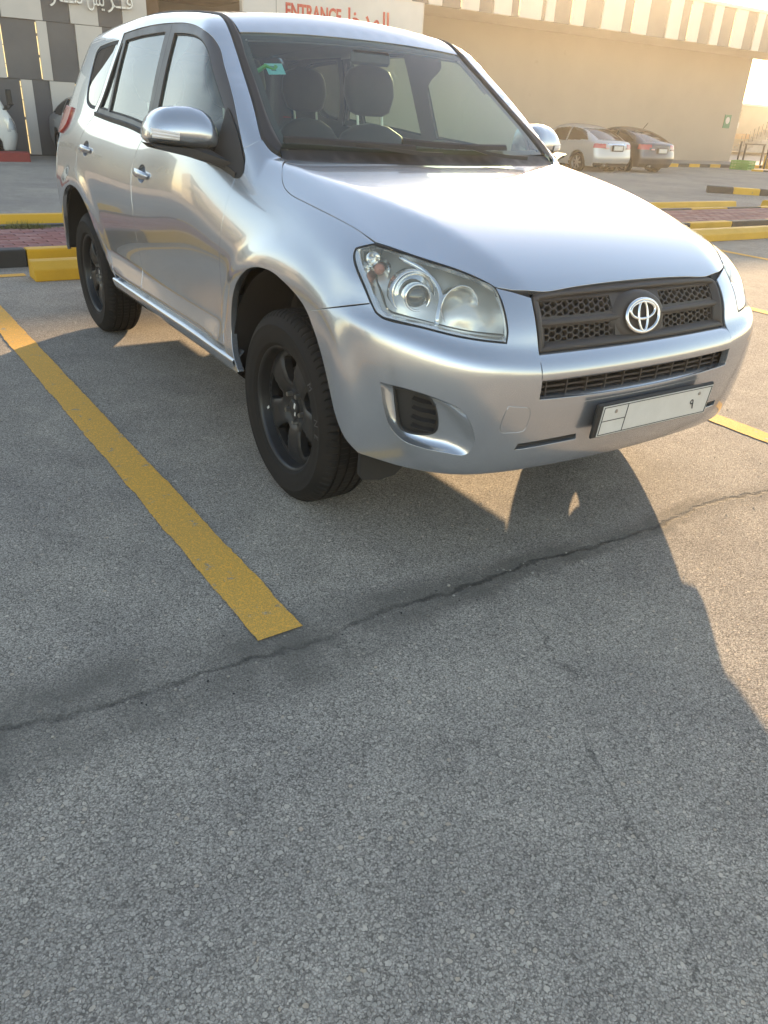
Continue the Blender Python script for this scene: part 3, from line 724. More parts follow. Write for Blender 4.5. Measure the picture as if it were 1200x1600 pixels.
GL_T = [[(-2.185, 1.575), (-2.190, 1.42), (-2.192, 1.262)], [(-2.192, 1.262), (-2.355, 1.270)], [(-2.355, 1.270), (-2.30, 1.36), (-2.245, 1.48), (-2.20, 1.575)], [(-2.20, 1.575), (-2.185, 1.575)]]
frame_r = [FTOP[:4], [FTOP[3], (-1.492, 1.40), BELT[3]], BELT[:4][::-1], CGAP]
for nm, dd, segs, glz in (('f', doors[0], frame_f, [GL_F]), ('r', doors[1], frame_r, [GL_R, GL_T])):
    fr = panel('window_frame', SIDE, segs, M['frame'], None, both=True, holes=[[list(q) for q in g] for g in glz], c=-.004, shrink=.002, grid=.05, flange=.02)
    for o, d in zip(fr, dd): o.parent = d
    for g in glz:
        go = panel('window_glass', SIDE, [list(q) for q in g], M['tint'] if nm == 'f' else M['tint'], None, both=True, c=-.014, shrink=-.006, grid=.08, flange=0)
        for o, d in zip(go, dd): o.parent = d
        # rubber channel round the pane
        L = ccw(SIDE.uv(outline([list(q) for q in g]))); 
        ch = panel('glass_channel', SIDE, L, M['rubber'], None, both=True, raw=True, holes=[offset(L, -.008)], hole_grow=0, shrink=-.004, c=-.011, grid=.05, flange=0)
        for o, d in zip(ch, dd): o.parent = d
qg = panel('quarter_glass', SIDE, [list(q) for q in QG], M['privacy'], suv, both=True, c=-.006, shrink=-.004, grid=.08, flange=0)
L = ccw(SIDE.uv(outline([list(q) for q in QG])))
panel('quarter_glass_border', SIDE, L, M['rubber'], suv, both=True, raw=True, holes=[offset(L, -.016)], hole_grow=0, shrink=-.003, c=-.004, grid=.05, flange=0)
# belt moulding: slim black lip over the door skin
for pts, d in ((BELT[3:], doors[0]), (BELT[:4], doors[1])):
    P = SIDE.surf(crom(pts, .03)); n = grad(P); 
    V, FC = sweep([tuple(p) for p in P + n * .002], [(-.006, -.012), (.006, -.010), (.004, .010), (-.006, .012)])
    o = link('belt_moulding', mesh('belt_moulding', V, FC), M['plastic'], d[0]); mirror_obj(o, d[1])
# -- mirror sail and door mirrors
sail_segs = [[(-.652, 1.318), (-.600, 1.280), (-.540, 1.232), (-.495, 1.185)], [(-.495, 1.185), (-.455, 1.140), (-.440, 1.112), (-.450, 1.094), (-.48, 1.090)], [(-.48, 1.090), (-.60, 1.118), (-.655, 1.135)], [(-.655, 1.135), (-.652, 1.318)]]
sail = panel('mirror_sail', SIDE, sail_segs, M['plastic'], suv, both=True, c=.004, shrink=0, grid=.03, flange=.016)
MO = np.array([(-1.088, 1.200), (-1.090, 1.222), (-1.082, 1.247), (-1.071, 1.271), (-1.048, 1.295), (-1.022, 1.308), (-.983, 1.313), (-.936, 1.314), (-.900, 1.307), (-.874, 1.293), (-.857, 1.266), (-.847, 1.225), (-.845, 1.176), (-.90, 1.172), (-.969, 1.176), (-1.04, 1.182), (-1.076, 1.190)])
MX = -.725
def mback(L): L = np.array(L); k = (2.432 - MX - .03) / (2.432 + .55); return np.array([-2.0436, 1.3408]) + (L - np.array([-2.0436, 1.3408])) * k
_mt = mback([(-1.090, 1.216), (-1.086, 1.240), (-1.073, 1.270), (-1.050, 1.294), (-1.022, 1.308), (-.983, 1.314), (-.936, 1.315), (-.900, 1.308), (-.874, 1.292), (-.857, 1.264), (-.848, 1.224), (-.845, 1.190)])
_mb = mback([(-1.090, 1.206), (-1.076, 1.191), (-1.04, 1.182), (-.969, 1.175), (-.90, 1.171), (-.862, 1.172), (-.845, 1.180)])
YL, YR = _mt[0, 0], _mt[-1, 0]; YC = (YL + YR) / 2; YH = (YR - YL) / 2
def mt_z(y): return np.interp(y, _mt[:, 0], _mt[:, 1])
def mb_z(y): return np.interp(y, _mb[:, 0], _mb[:, 1])
def shell_x(y, z):
    u = np.clip((y - YC) / YH, -1, 1); zb, zt = mb_z(y), mt_z(y); v = np.clip((z - zb) / (zt - zb), 0, 1)
    vv = np.where(v < .38, (v - .38) / .38, (v - .38) / .62)          # crest line sits low on the cap
    prof = np.where(v < .38, (1 - np.abs(vv) ** 2.6) ** .8, (1 - np.abs(vv) ** 2.0) ** .62)
    return MX + .078 * prof * (1 - np.abs(u) ** 5) ** .55 + (y + .92) * .22
def mirror_shell():
    cols, rows = 34, 20; V = []; FC = []
    ys = YC + YH * np.sin(np.linspace(-math.pi / 2 * .985, math.pi / 2 * .985, cols))
    for y in ys:
        zb, zt = mb_z(y), mt_z(y)
        for r in range(rows):
            v = .5 - .5 * math.cos(math.pi * r / (rows - 1)); z = zb + (zt - zb) * v; V.append((float(shell_x(y, z)), y, z))
    FC = [(c * rows + r, (c + 1) * rows + r, (c + 1) * rows + r + 1, c * rows + r + 1) for c in range(cols - 1) for r in range(rows - 1)]
    # rim carried back to the glass
    loop = [c * rows for c in range(cols)] + [(cols - 1) * rows + r for r in range(1, rows)] + [c * rows + rows - 1 for c in range(cols - 2, -1, -1)] + [r for r in range(rows - 2, 0, -1)]
    prev = loop
    for dx, s in ((-.025, 1.012), (-.06, 1.0), (-.095, .95)):
        cur = []
        for i in loop:
            x, y, z = V[i]; cur.append(len(V)); V.append((MX + dx + (y + .92) * .22, YC + (y - YC) * s, 1.236 + (z - 1.236) * s))
        for k in range(len(loop)):
            k2 = (k + 1) % len(loop); FC.append((prev[k], prev[k2], cur[k2], cur[k]))
        prev = cur
    return np.array(V), FC
V, FC = mirror_shell()
bm = bmesh.new()
for v in V: bm.verts.new(v)
bm.verts.ensure_lookup_table()
for f in FC: bm.faces.new([bm.verts[i] for i in f])
mir = link('door_mirror', bm_mesh('door_mirror', bm, True), M['paint'], suv); mir2 = mirror_obj(mir)
def shell_pt(y, z, lift=.003): return (float(shell_x(y, z)) + lift, y - lift * .5, z)
rows = 7; cols = 15; V = []
for r in range(rows):
    for q in range(cols):
        t = q / (cols - 1); y, z = mback([(-1.082 + t * .082, 1.243 - t * .012 - (r / (rows - 1)) * (.032 - .006 * t))])[0]
        p = shell_pt(y, z, .0025 if r % 2 == 0 else .0045); V.append(p)
FC = [(r * cols + q, r * cols + q + 1, (r + 1) * cols + q + 1, (r + 1) * cols + q) for r in range(rows - 1) for q in range(cols - 1)]
o = link('mirror_indicator', mesh('mirror_indicator', V, FC), M['clear'], mir); mirror_obj(o, mir2)
# black underside, foot and glass
L2 = [(-1.072, 1.190), (-1.05, 1.172), (-.98, 1.158), (-.90, 1.142), (-.845, 1.126), (-.80, 1.110), (-.79, 1.135), (-.845, 1.176), (-.90, 1.174), (-.969, 1.178), (-1.04, 1.185)]
bm = bmesh.new(); rr = []
for dx, s in ((-.098, .9), (-.05, 1), (.0, 1), (.035, .9)):
    cy, cz = -.93, 1.16; rr.append([bm.verts.new((-.68 + dx * .8 + (y + .92) * .10 + max(0, y + .86) * 1.6, cy + (y - cy) * s, cz + (z - cz) * s)) for y, z in L2])
for a, b in zip(rr, rr[1:]):
    for i in range(len(L2)): bm.faces.new((a[i], a[(i + 1) % len(L2)], b[(i + 1) % len(L2)], b[i]))
bm.faces.new(rr[0]); bm.faces.new(rr[-1][::-1])
o = link('mirror_foot', bm_mesh('mirror_foot', bm, False), M['plastic'], mir); mirror_obj(o, mir2)
Lg = mback(crom(np.vstack([MO, MO[:1]]), .012)[:-1]); V = [(MX - .088 + (y + .92) * .2, YC + (y - YC) * .90, 1.23 + (z - 1.23) * .88) for y, z in Lg]
o = link('mirror_glass', mesh('mirror_glass', V, [tuple(range(len(V)))]), M['mirror'], mir); mirror_obj(o, mir2)
# -- rear end
rc_l = [(x, -y, z) for x, y, z in rear_cut]
top_r = [(-2.93, -.53, 1.63), (-3.05, -.25, 1.64), (-3.06, 0, 1.64), (-3.05, .25, 1.64), (-2.93, .53, 1.63)]
panel('tailgate', REAR, [rear_cut[::-1], top_r, rc_l, [rc_l[-1], rear_cut[-1]]], M['paint'], suv, grid=.05, flange=.015)
TL = [(-2.955, -.785, 1.262), (-2.99, -.81, 1.17), (-3.12, -.84, 1.115), (-3.28, -.78, 1.12), (-3.30, -.70, 1.20), (-3.22, -.735, 1.265)]
TLs = [[TL[0], TL[1], TL[2]], [TL[2], TL[3]], [TL[3], TL[4]], [TL[4], TL[5]], [TL[5], TL[0]]]
tl = panel('tail_light', REAR, TLs, M['red'], suv, both=True, c=.014, shrink=.002, grid=.03, flange=.02)
# -- rockers
rk = [(-.845, .474), (-.862, .456), (-.866, .450), (-.889, .446), (-.896, .441), (-.8975, .434), (-.894, .424), (-.889, .408), (-.876, .385), (-.85, .362), (-.80, .345), (-.70, .335)]
rkx = np.linspace(-2.03, -.365, 60); V = []; nk = len(rk)
for x in rkx:
    for y, z in rk: V.append((x, y, z - .006 * sstep((x + .9) / .5)))
FC = [(i * nk + j, i * nk + j + 1, (i + 1) * nk + j + 1, (i + 1) * nk + j) for i in range(len(rkx) - 1) for j in range(nk - 1)]
bm = bmesh.new()
for v in V: bm.verts.new(v)
bm.verts.ensure_lookup_table()
for f in FC: bm.faces.new([bm.verts[i] for i in f])
o = link('rocker_panel', bm_mesh('rocker_panel', bm, True), M['paint'], suv); mirror_obj(o)
# -- front bumper
def front_pts(yz): # points given as (y, z) near the nose; x from the surface straight ahead
    Q = np.array(yz, float); lo = np.zeros(len(Q)); hi = np.full(len(Q), 1.4)
    for _ in range(24):
        m_ = (lo + hi) / 2; f = F(np.stack([m_, Q[:, 0], Q[:, 1]], 1)) > 0
        hi = np.where(f, m_, hi); lo = np.where(f, lo, m_)
    return [(float(a), float(y), float(z)) for a, (y, z) in zip(hi, Q)]
mir3 = lambda L: [(x, -y, z) for x, y, z in L]
B_IN = front_pts([(-.528, .903), (-.48, .892), (-.432, .878)])
GR_S = front_pts([(-.432, .878), (-.440, .80), (-.442, .728), (-.444, .655), (-.444, .603)])
B_BOT = [(.536, -.876, .385), (.66, -.83, .372), (.74, -.72, .362), (.79, -.55, .355), (.82, -.3, .352), (.83, 0, .350)]
b_top = [s2p([ARCH_B[0]])[0], (.252, -.895, .765), (.369, -.867, .799), (.509, -.817, .838), (.531, -.812, .818)]
b_lamp = [(.531, -.812, .818), (.560, -.803, .807), (.656, -.736, .797), (.731, -.654, .781), (.785, -.528, .765)]
b_in = [(.785, -.528, .765), (.780, -.522, .796), (.745, -.523, .868), B_IN[0]]
R_ = [s2p(ARCH_B[::-1]), b_top[0:2], b_top[1:4], b_top[3:5], b_lamp, b_in, B_IN, GR_S]
rev3 = lambda segs: [mir3(s)[::-1] for s in segs[::-1]]
cen = [[GR_S[-1]] + front_pts([(-.22, .596), (0, .594), (.22, .596)]) + mir3([GR_S[-1]])]
bot = [mir3(B_BOT[:-1]) + [B_BOT[-1]] + B_BOT[:-1][::-1]]
FOG_O = [(.600, -.828, .632), (.675, -.780, .628), (.737, -.720, .612), (.775, -.665, .585), (.789, -.635, .545), (.790, -.612, .48), (.775, -.625, .436), (.745, -.685, .440), (.703, -.738, .449), (.667, -.782, .463), (.632, -.808, .500), (.612, -.820, .56), (.600, -.828, .632)]
FOG_I = [(.626, -.812, .618), (.679, -.776, .616), (.718, -.738, .602), (.733, -.720, .565), (.734, -.713, .50), (.722, -.726, .484), (.669, -.776, .477), (.646, -.795, .492), (.634, -.806, .555)]
fogI = [FOG_I + [FOG_I[0]]]
TOW = [[(.825, -.530, .592), (.838, -.47, .583)], [(.838, -.47, .583), (.843, -.459, .575), (.842, -.455, .55), (.834, -.456, .515)], [(.834, -.456, .515), (.832, -.463, .504), (.82, -.525, .503)], [(.82, -.525, .503), (.815, -.540, .513), (.82, -.541, .55), (.825, -.530, .592)]]
SLIT = [[(.825, -.470, .459), (.843, -.25, .463)], [(.843, -.25, .463), (.839, -.243, .442)], [(.839, -.243, .442), (.82, -.478, .438)], [(.82, -.478, .438), (.825, -.470, .459)]]
m_h = lambda h: [mir3(s) for s in h]
holes = [[FOG_O], m_h([FOG_O]), TOW, SLIT, m_h(SLIT)]
bump_o = panel('front_bumper', FRONT, R_ + cen + rev3(R_) + bot, M['paint'], suv, holes=holes, grid=.014, flange=.024, hole_grow=.0012, shrink=.0012)[0]
panel('tow_cover', FRONT, TOW, M['paint'], bump_o, shrink=.0016, grid=.03, flange=.01)
for h in (SLIT, m_h(SLIT)):
    panel('bumper_slit', FRONT, h, M['plastic'], bump_o, shrink=-.004, c=-.022, grid=.05, flange=0)
    V, FC = sweep([tuple(q) for q in FRONT.surf(FRONT.uv(np.array([(a + b) / 2 for a, b in zip(np.array(h[0]), np.array(h[2])[::-1])])), -.012)], [(-.004, -.003), (.004, -.003), (.004, .003), (-.004, .003)])
    link('slit_bar', mesh('slit_bar', V, FC), M['plastic'], bump_o)
def resample(U, n, start):
    U = np.vstack([U, U[:1]]); d = np.r_[0, np.cumsum(np.linalg.norm(np.diff(U, axis=0), axis=1))]; t = np.linspace(0, d[-1], n, endpoint=False)
    Q = np.stack([np.interp(t, d, U[:, k]) for k in range(2)], 1); c0 = Q.mean(0); a = np.arctan2(Q[:, 1] - c0[1], Q[:, 0] - c0[0])
    i = np.argmin(np.abs(np.angle(np.exp(1j * (a - start))))); return np.roll(Q, -i, 0)
for sgn in (1, -1):
    fo = FOG_O if sgn == 1 else mir3(FOG_O); fi = fogI[0] if sgn == 1 else mir3(fogI[0])
    n = 72; A = resample(ccw(FRONT.uv(outline([fo]))), n, 2.4 if sgn == 1 else .7); B = resample(ccw(FRONT.uv(outline([fi]))), n, 2.4 if sgn == 1 else .7)
    V = []; prof = [(0, 0), (.06, .004), (.2, .014), (.45, .027), (.75, .035), (1, .038)]
    for s, d in prof:
        V.append(FRONT.surf(A * (1 - s) + B * s, -d))
    V = np.vstack(V); FC = [(r * n + i, r * n + (i + 1) % n, (r + 1) * n + (i + 1) % n, (r + 1) * n + i) for r in range(len(prof) - 1) for i in range(n)]
    link('fog_recess', mesh('fog_recess', V, FC, smooth=True), M['paint'], bump_o)
    fl = panel('fog_cover', FRONT, [fi], M['plastic'], bump_o, c=-.050, shrink=-.003, grid=.03, flange=0)[0]
    n2 = B.mean(0); V = np.vstack([FRONT.surf(B, -.036), FRONT.surf(B * .94 + n2 * .06, -.030), FRONT.surf(B * .90 + n2 * .10, -.050)])
    FC = [(r * n + i, r * n + (i + 1) % n, (r + 1) * n + (i + 1) % n, (r + 1) * n + i) for r in range(2) for i in range(n)]
    link('fog_rim', mesh('fog_rim', V, FC, smooth=True), M['plastic'], bump_o)
    for zz in (.588, .560, .530, .502):
        y1 = -.812 if sgn == 1 else .812; ys = np.linspace(-.800, -.722, 8) * sgn
        U = np.stack([np.array([FRONT.uv(np.array([[.70 if abs(y) > .75 else .73, y, zz]]))[0, 0] for y in ys]), np.full(8, zz) + np.linspace(.006, -.006, 8)], 1)
        P = FRONT.surf(U, -.040)
        V, FC = sweep([tuple(p) for p in P], [(-.012, -.004), (.006, -.007), (.008, -.003), (-.010, .005)])
        link('fog_slat', mesh('fog_slat', V, FC), M['plastic'], bump_o)
# -- silver bar between the grilles
def yz_strip(name, zs, xoff, m, parent, ymax=.442, n=49, smooth=True):
    ys = np.linspace(-ymax, ymax, n); V = []
    for z, o in zip(zs, xoff):
        P = np.array(front_pts([(y, min(max(z, .40), .86)) for y in ys])); P[:, 2] = z; P[:, 0] += o; V.append(P)
    V = np.vstack(V); k = len(zs)
    FC = [(r * n + i, (r + 1) * n + i, (r + 1) * n + i + 1, r * n + i + 1) for r in range(k - 1) for i in range(n - 1)]
    return link(name, mesh(name, V, FC, smooth=smooth), m, parent)
yz_strip('grille_bar', [.655, .656, .660, .668, .690, .710, .722, .728, .731, .731], [-.05, -.008, -.001, .001, .001, .0005, -.002, -.008, -.018, -.06], M['paint'], suv, ymax=.4455)
# lower opening: lip, dark backing, grid
yz_strip('bumper_lip', [.600, .602, .600, .592, .575], [-.07, -.03, -.010, -.002, .0005], M['paint'], bump_o)
lo = yz_strip('lower_grille', [.595, .66], [-.075, -.075], M['under'], suv)
for z in (.612, .629, .646):
    yz_strip('lower_grille_bar', [z - .003, z - .003, z + .003, z + .003], [-.06, -.034, -.034, -.06], M['gplastic'], lo, smooth=False)
for y in np.linspace(-.40, .40, 11):
    p = front_pts([(y, .63)])[0]; box('lower_grille_rib', (p[0] - .045, y, .630), (.03, .005, .058), M['gplastic'], lo)
# -- upper grille
def gl_top(y): return .892 - .010 * (abs(y) / .43) ** 3
gs = [front_pts([(-.430, .872), (-.436, .80), (-.438, .733)]), [front_pts([(-.438, .733)])[0]] + front_pts([(-.2, .733), (0, .733), (.2, .733)]) + mir3([front_pts([(-.438, .733)])[0]]), mir3(front_pts([(-.438, .733), (-.436, .80), (-.430, .872)])),
      mir3([front_pts([(-.430, .872)])[0]]) + front_pts([(.41, .884), (.37, .889), (.2, .893), (0, .894), (-.2, .893), (-.37, .889), (-.41, .884)]) + [front_pts([(-.430, .872)])[0]]]
def uvbox(y0, y1, z0, z1, notch=0):
    U = lambda y, z: FRONT.uv(np.array(front_pts([(y, z)])))[0]
    return FRONT.uv(np.array(front_pts([(y, z0) for y in np.linspace(y0, y1, 16)] + [(y, z1) for y in np.linspace(y1, y0, 16)])))
def rounded(L, r=.006):
    return L
wins = []
for (z0, z1) in ((.818, .866), (.749, .798)):
    for sg in (-1, 1):
        a, b = (.115, .408); wins.append((sg * a if sg > 0 else -b, b if sg > 0 else -a, z0, z1))
wl_ = [ccw(uvbox(*w)) for w in wins]
grille = panel('grille', FRONT, gs, M['gplastic'], suv, c=-.022, holes=wl_, hole_grow=0, shrink=.001, grid=.03, flange=.02)[0]
# rolled outer edge of the grille surround
loop = offset(ccw(FRONT.uv(outline(gs))), -.001); nL = len(loop); V = []
for s, cc in ((0, -.030), (.0, -.008), (.006, -.004), (.014, -.008), (.020, -.024)):
    V.append(FRONT.surf(offset(loop, -s), cc))
FC = [(r * nL + i, r * nL + (i + 1) % nL, (r + 1) * nL + (i + 1) % nL, (r + 1) * nL + i) for r in range(4) for i in range(nL)]
link('grille_surround', mesh('grille_surround', np.vstack(V), FC, smooth=True), M['gplastic'], grille)
yz_strip('grille_backing', [.735, .885], [-.062, -.062], M['gback'], grille, ymax=.43)
# raised centre band and round boss
yz_strip('grille_band', [.797, .800, .804, .812, .816, .819], [-.03, -.016, -.012, -.012, -.016, -.03], M['gplastic'], grille, ymax=.425)
HR = .0142
def clip_rect(P, lo, hi):
    for k, lim, sg in ((0, lo[0], 1), (0, hi[0], -1), (1, lo[1], 1), (1, hi[1], -1)):
        out = []
        for i in range(len(P)):
            p, q = P[i], P[(i + 1) % len(P)]; a, b = (p[k] - lim) * sg, (q[k] - lim) * sg
            if a >= 0: out.append(p)
            if (a >= 0) != (b >= 0): out.append(p + (q - p) * (a / (a - b)))
        P = out
        if len(P) < 3: return None
    return np.array(P)
for w, L in zip(wins, wl_):
    cells = []; lo_, hi_ = L.min(0) + .0035, L.max(0) - .0035; r = 0; v = lo_[1] + .002; SQ = .80
    while v < hi_[1] + HR:
        u = lo_[0] - HR + (HR * 1.5 if r % 2 else 0)
        while u < hi_[0] + HR:
            h = clip_rect([np.array((u + HR * .91 * math.cos(a), v + HR * .91 * SQ * math.sin(a))) for a in np.arange(6) * math.pi / 3], lo_, hi_)
            if h is not None and abs(area2(h)) > 2.2e-5: cells.append(h)
            u += HR * 3
        v += HR * .866 * SQ; r += 1
    if cells: panel('honeycomb_mesh', FRONT, L, M['gplastic'], grille, raw=True, holes=cells, hole_grow=-.0001, shrink=-.002, c=-.028, grid=.5, flange=.016)
# boss behind the emblem
def front_disc(name, cy, cz, prof, m, parent, ax=1.0, az=1.0, n=48):
    """lathe about the local forward direction; prof (radius, forward offset)"""
    base = np.array(front_pts([(cy, cz)])[0]); nn = grad(base[None])[0]; nn = np.array([nn[0], nn[1], nn[2] * .6]); nn /= np.linalg.norm(nn)
    u = np.cross([0, 0, 1], nn); u /= np.linalg.norm(u); v = np.cross(nn, u); V = []
    for r, o in prof:
        for k in range(n):
            a = 2 * math.pi * k / n; V.append(base + nn * o + u * r * ax * math.cos(a) + v * r * az * math.sin(a))
    FC = [(r * n + i, r * n + (i + 1) % n, (r + 1) * n + (i + 1) % n, (r + 1) * n + i) for r in range(len(prof) - 1) for i in range(n)]
    return link(name, mesh(name, V, FC, smooth=True), m, parent), base, nn, u, v
boss, eb, en, eu, ev = front_disc('emblem_boss', 0, .806, [(.128, -.034), (.118, -.020), (.105, -.014), (.09, -.012), (.001, -.012)], M['gplastic'], grille, 1.0, .66)
def ring(c2, rx, rz, wd, n=56, k=8, taper=None):
    V = []
    for i in range(n):
        a = 2 * math.pi * i / n; ca, sa = math.cos(a), math.sin(a)
        cpt = np.array([c2[0] + rx * ca, c2[1] + rz * sa]); nn2 = np.array([ca / rx, sa / rz]); nn2 /= np.linalg.norm(nn2)
        ww = wd * (taper(a) if taper else 1)
        for j in range(k):
            b = 2 * math.pi * j / k; q = cpt + nn2 * ww * math.cos(b); V.append(eb + en * (-.004 + .0055 * math.sin(b)) + eu * q[0] + ev * q[1])
    return V, [(i * k + j, i * k + (j + 1) % k, ((i + 1) % n) * k + (j + 1) % k, ((i + 1) % n) * k + j) for i in range(n) for j in range(k)]
VV, FF = [], []
for spec in (((0, 0), .0745, .0500, .0068, None), ((0, .0165), .056, .0262, .0052, None), ((0, -.001), .0205, .0460, .0050, None)):
    v_, f_ = ring(spec[0], spec[1], spec[2], spec[3]); b0 = len(VV); VV += v_; FF += [tuple(i + b0 for i in f) for f in f_]
link('emblem', mesh('emblem', VV, FF, smooth=True), M['emblem'], grille)
# -- headlights
HLs = [HL[0:2], HL[1:6], HL[5:9], HL[8:13], HL[12:] + [HL[0]]]
L = ccw(FRONT.uv(outline(HLs, .012)))
def lamp(sg):
    fx = np.array([1, sg, 1.0]); LL = L if sg == 1 else ccw(L * np.array([-1, 1]))
    hV, hF, hN = panel_arrays(FRONT, LL, raw=True, c=-.078, shrink=.006, grid=.022, flange=0, fn=lambda U: .012 * np.sin(U[:, 0] * 38) * np.cos(U[:, 1] * 30))
    hl = link('headlight', mesh('headlight', hV, hF, smooth=True), M['lampbody'], suv)
    nL = len(LL); V = np.vstack([FRONT.surf(offset(LL, -.004), -.001), FRONT.surf(offset(LL, -.010), -.012), FRONT.surf(offset(LL, -.010), -.030), FRONT.surf(offset(LL, -.003), -.080)])
    FC = [(r * nL + i, r * nL + (i + 1) % nL, (r + 1) * nL + (i + 1) % nL, (r + 1) * nL + i) for r in range(3) for i in range(nL)]
    link('lamp_wall', mesh('lamp_wall', V, FC, smooth=True), M['reflector'], hl)
    V = np.vstack([FRONT.surf(offset(LL, .003), -.020), FRONT.surf(offset(LL, .0025), -.0005), FRONT.surf(offset(LL, -.0045), -.0005), FRONT.surf(offset(LL, -.0055), -.008)])
    link('lamp_gasket', mesh('lamp_gasket', V, FC, smooth=True), M['rubber'], hl)
    lV, lF, lN = panel_arrays(FRONT, LL, raw=True, c=.001, shrink=.005, grid=.025, flange=0)
    link('lamp_lens', mesh('lamp_lens', lV, lF, normals=lN), M['lens'], hl)
    def bowl(name, c, ax, prof, m, n=40, sx=1.0, parent=hl):
        c = np.array(c) * fx; ax = np.array(ax) * fx; ax = ax / np.linalg.norm(ax); u = np.cross([0, 0, 1], ax); u /= np.linalg.norm(u); v = np.cross(ax, u)
        V = [c + ax * o + u * r * sx * math.cos(2 * math.pi * k / n) + v * r * math.sin(2 * math.pi * k / n) for r, o in prof for k in range(n)]
        FC = [(r * n + i, r * n + (i + 1) % n, (r + 1) * n + (i + 1) % n, (r + 1) * n + i) for r in range(len(prof) - 1) for i in range(n)]
        return link(name, mesh(name, V, FC, smooth=True), m, parent)
    ax = (.93, -.28, .05)
    bowl('projector_shroud', (.548, -.701, .866), ax, [(.068, -.04), (.068, .006), (.066, .012), (.063, .010), (.060, .002), (.050, -.004), (.041, -.008)], M['reflector'])
    bowl('projector_ring', (.564, -.702, .861), ax, [(.040, -.03), (.041, .020), (.039, .026), (.034, .024), (.033, .012)], M['chrome'])
    bowl('projector_lens', (.564, -.702, .861), ax, [(.034, .010), (.030, .018), (.022, .025), (.012, .029), (.001, .030)], M['projector'])
    bowl('main_reflector', (.630, -.607, .843), (.97, -.15, .02), [(.062, .034), (.060, .036), (.059, .030), (.056, .008), (.050, -.016), (.034, -.034), (.016, -.043), (.001, -.045)], M['reflector'])
    bowl('lamp_bulb', (.630, -.607, .843), (.97, -.15, .02), [(.012, -.045), (.012, .000), (.009, .008), (.001, .010)], M['chrome'], n=20)
    bowl('turn_reflector', (.420, -.738, .915), (.8, -.55, .1), [(.036, .018), (.034, .010), (.028, -.006), (.016, -.016), (.001, -.018)], M['reflector'])
    bowl('turn_bulb', (.428, -.744, .917), (.8, -.55, .1), [(.017, -.014), (.017, .006), (.012, .016), (.001, .019)], M['amber'], n=20)
    bowl('side_reflector', (.395, -.742, .943), (.7, -.7, .1), [(.022, .014), (.018, .0), (.001, -.01)], M['reflector'], n=24)
    # chrome swage running between the bowls
    pp = np.array([(.47, -.70, .955), (.55, -.66, .925), (.62, -.655, .88), (.65, -.68, .83), (.66, -.69, .80)]) * fx
    V, FC = sweep([tuple(p) for p in crom(pp, .02)], circ(.007, 8)); link('lamp_trim', mesh('lamp_trim', V, FC, smooth=True), M['chrome'], hl)
    return hl
lamp(1); lamp(-1)
# -- number plate, carried a little off centre and tipped
pl = box('number_plate', (.905, .05, .512), (.012, .565, .118), M['plastic'], suv, bevel=.004, rot=Matrix.Rotation(math.radians(6), 3, 'Y') )
def on_plate(name, y0, y1, z0, z1, m, x=.9125):
    bm = bmesh.new(); bm_box(bm, (0, (y0 + y1) / 2, (z0 + z1) / 2), (.002, y1 - y0, z1 - z0), .0)
    bmesh.ops.rotate(bm, cent=(0, .05, 0), matrix=Matrix.Rotation(math.radians(6), 3, 'Y'), verts=bm.verts); bmesh.ops.translate(bm, vec=(x, 0, .512), verts=bm.verts)
    return link(name, bm_mesh(name, bm), m, pl)
on_plate('plate_face', -.212, .325, -.054, .050, M['plate'])
for (a, b, c_, d) in ((-.206, .319, .0445, .0465), (-.206, .319, -.0505, -.0485), (-.208, -.206, -.0505, .0465), (.319, .321, -.0505, .0465), (-.10, -.098, -.0485, .0445), (-.206, -.10, -.003, -.001)):
    on_plate('plate_line', a, b, c_, d, M['ink'], .914)
for by in (-.15, .26):
    bm = bmesh.new(); bmesh.ops.create_cone(bm, cap_ends=True, segments=12, radius1=.007, radius2=.006, depth=.004, matrix=Matrix.Translation((.9165, by, .539)) @ Matrix.Rotation(math.radians(90), 4, 'Y')); link('plate_bolt', bm_mesh('plate_bolt', bm), M['steel'], pl)
tm = text_mesh('plate_numeral', '\u0669', .05, .0006)
o = link('plate_numeral', tm, M['ink'], pl); o.location = (.9145, .235, .502); o.rotation_euler = (math.radians(90), 0, math.radians(90))
# -- air dam flaps, wheel liners, underbody
for sg in (1, -1):
    V, FC = [], []
    pts = np.array([(-.800, .385), (-.803, .262), (-.788, .240), (-.72, .226), (-.66, .232), (-.615, .268), (-.60, .385)])
    bm = bmesh.new(); a = [bm.verts.new((.455, y * sg, z)) for y, z in pts]; b = [bm.verts.new((.440, y * sg, z)) for y, z in pts]
    bm.faces.new(a); bm.faces.new(b[::-1])
    for i in range(len(pts)): bm.faces.new((a[i], b[i], b[(i + 1) % len(pts)], a[(i + 1) % len(pts)]))
    link('air_dam', bm_mesh('air_dam', bm), M['plastic'], suv)
    for cx in (.0, -2.66):
        V, FC = [], []; n = 30
        for k in range(n + 1):
            a_ = math.radians((-12 if cx == 0 else -3) + (195 if cx == 0 else 186) * k / n); x, z = cx + .03 * (cx == 0) + .452 * math.cos(a_), .385 + .460 * math.sin(a_)
            for y, zm in ((-.872, .40), (-.80, .345), (-.70, .1), (-.58, .1)): V.append((x, y * sg, max(z, .435 if x < -2.9 else zm)))
        for k in range(n):
            for j in range(3): FC.append((k * 4 + j, k * 4 + j + 1, (k + 1) * 4 + j + 1, (k + 1) * 4 + j))
        i0 = len(V); V.append((cx, -.58 * sg, .40))
        for k in range(n): FC.append((k * 4 + 3, i0, (k + 1) * 4 + 3))
        link('wheel_liner', mesh('wheel_liner', V, FC, smooth=True), M['under'], suv)
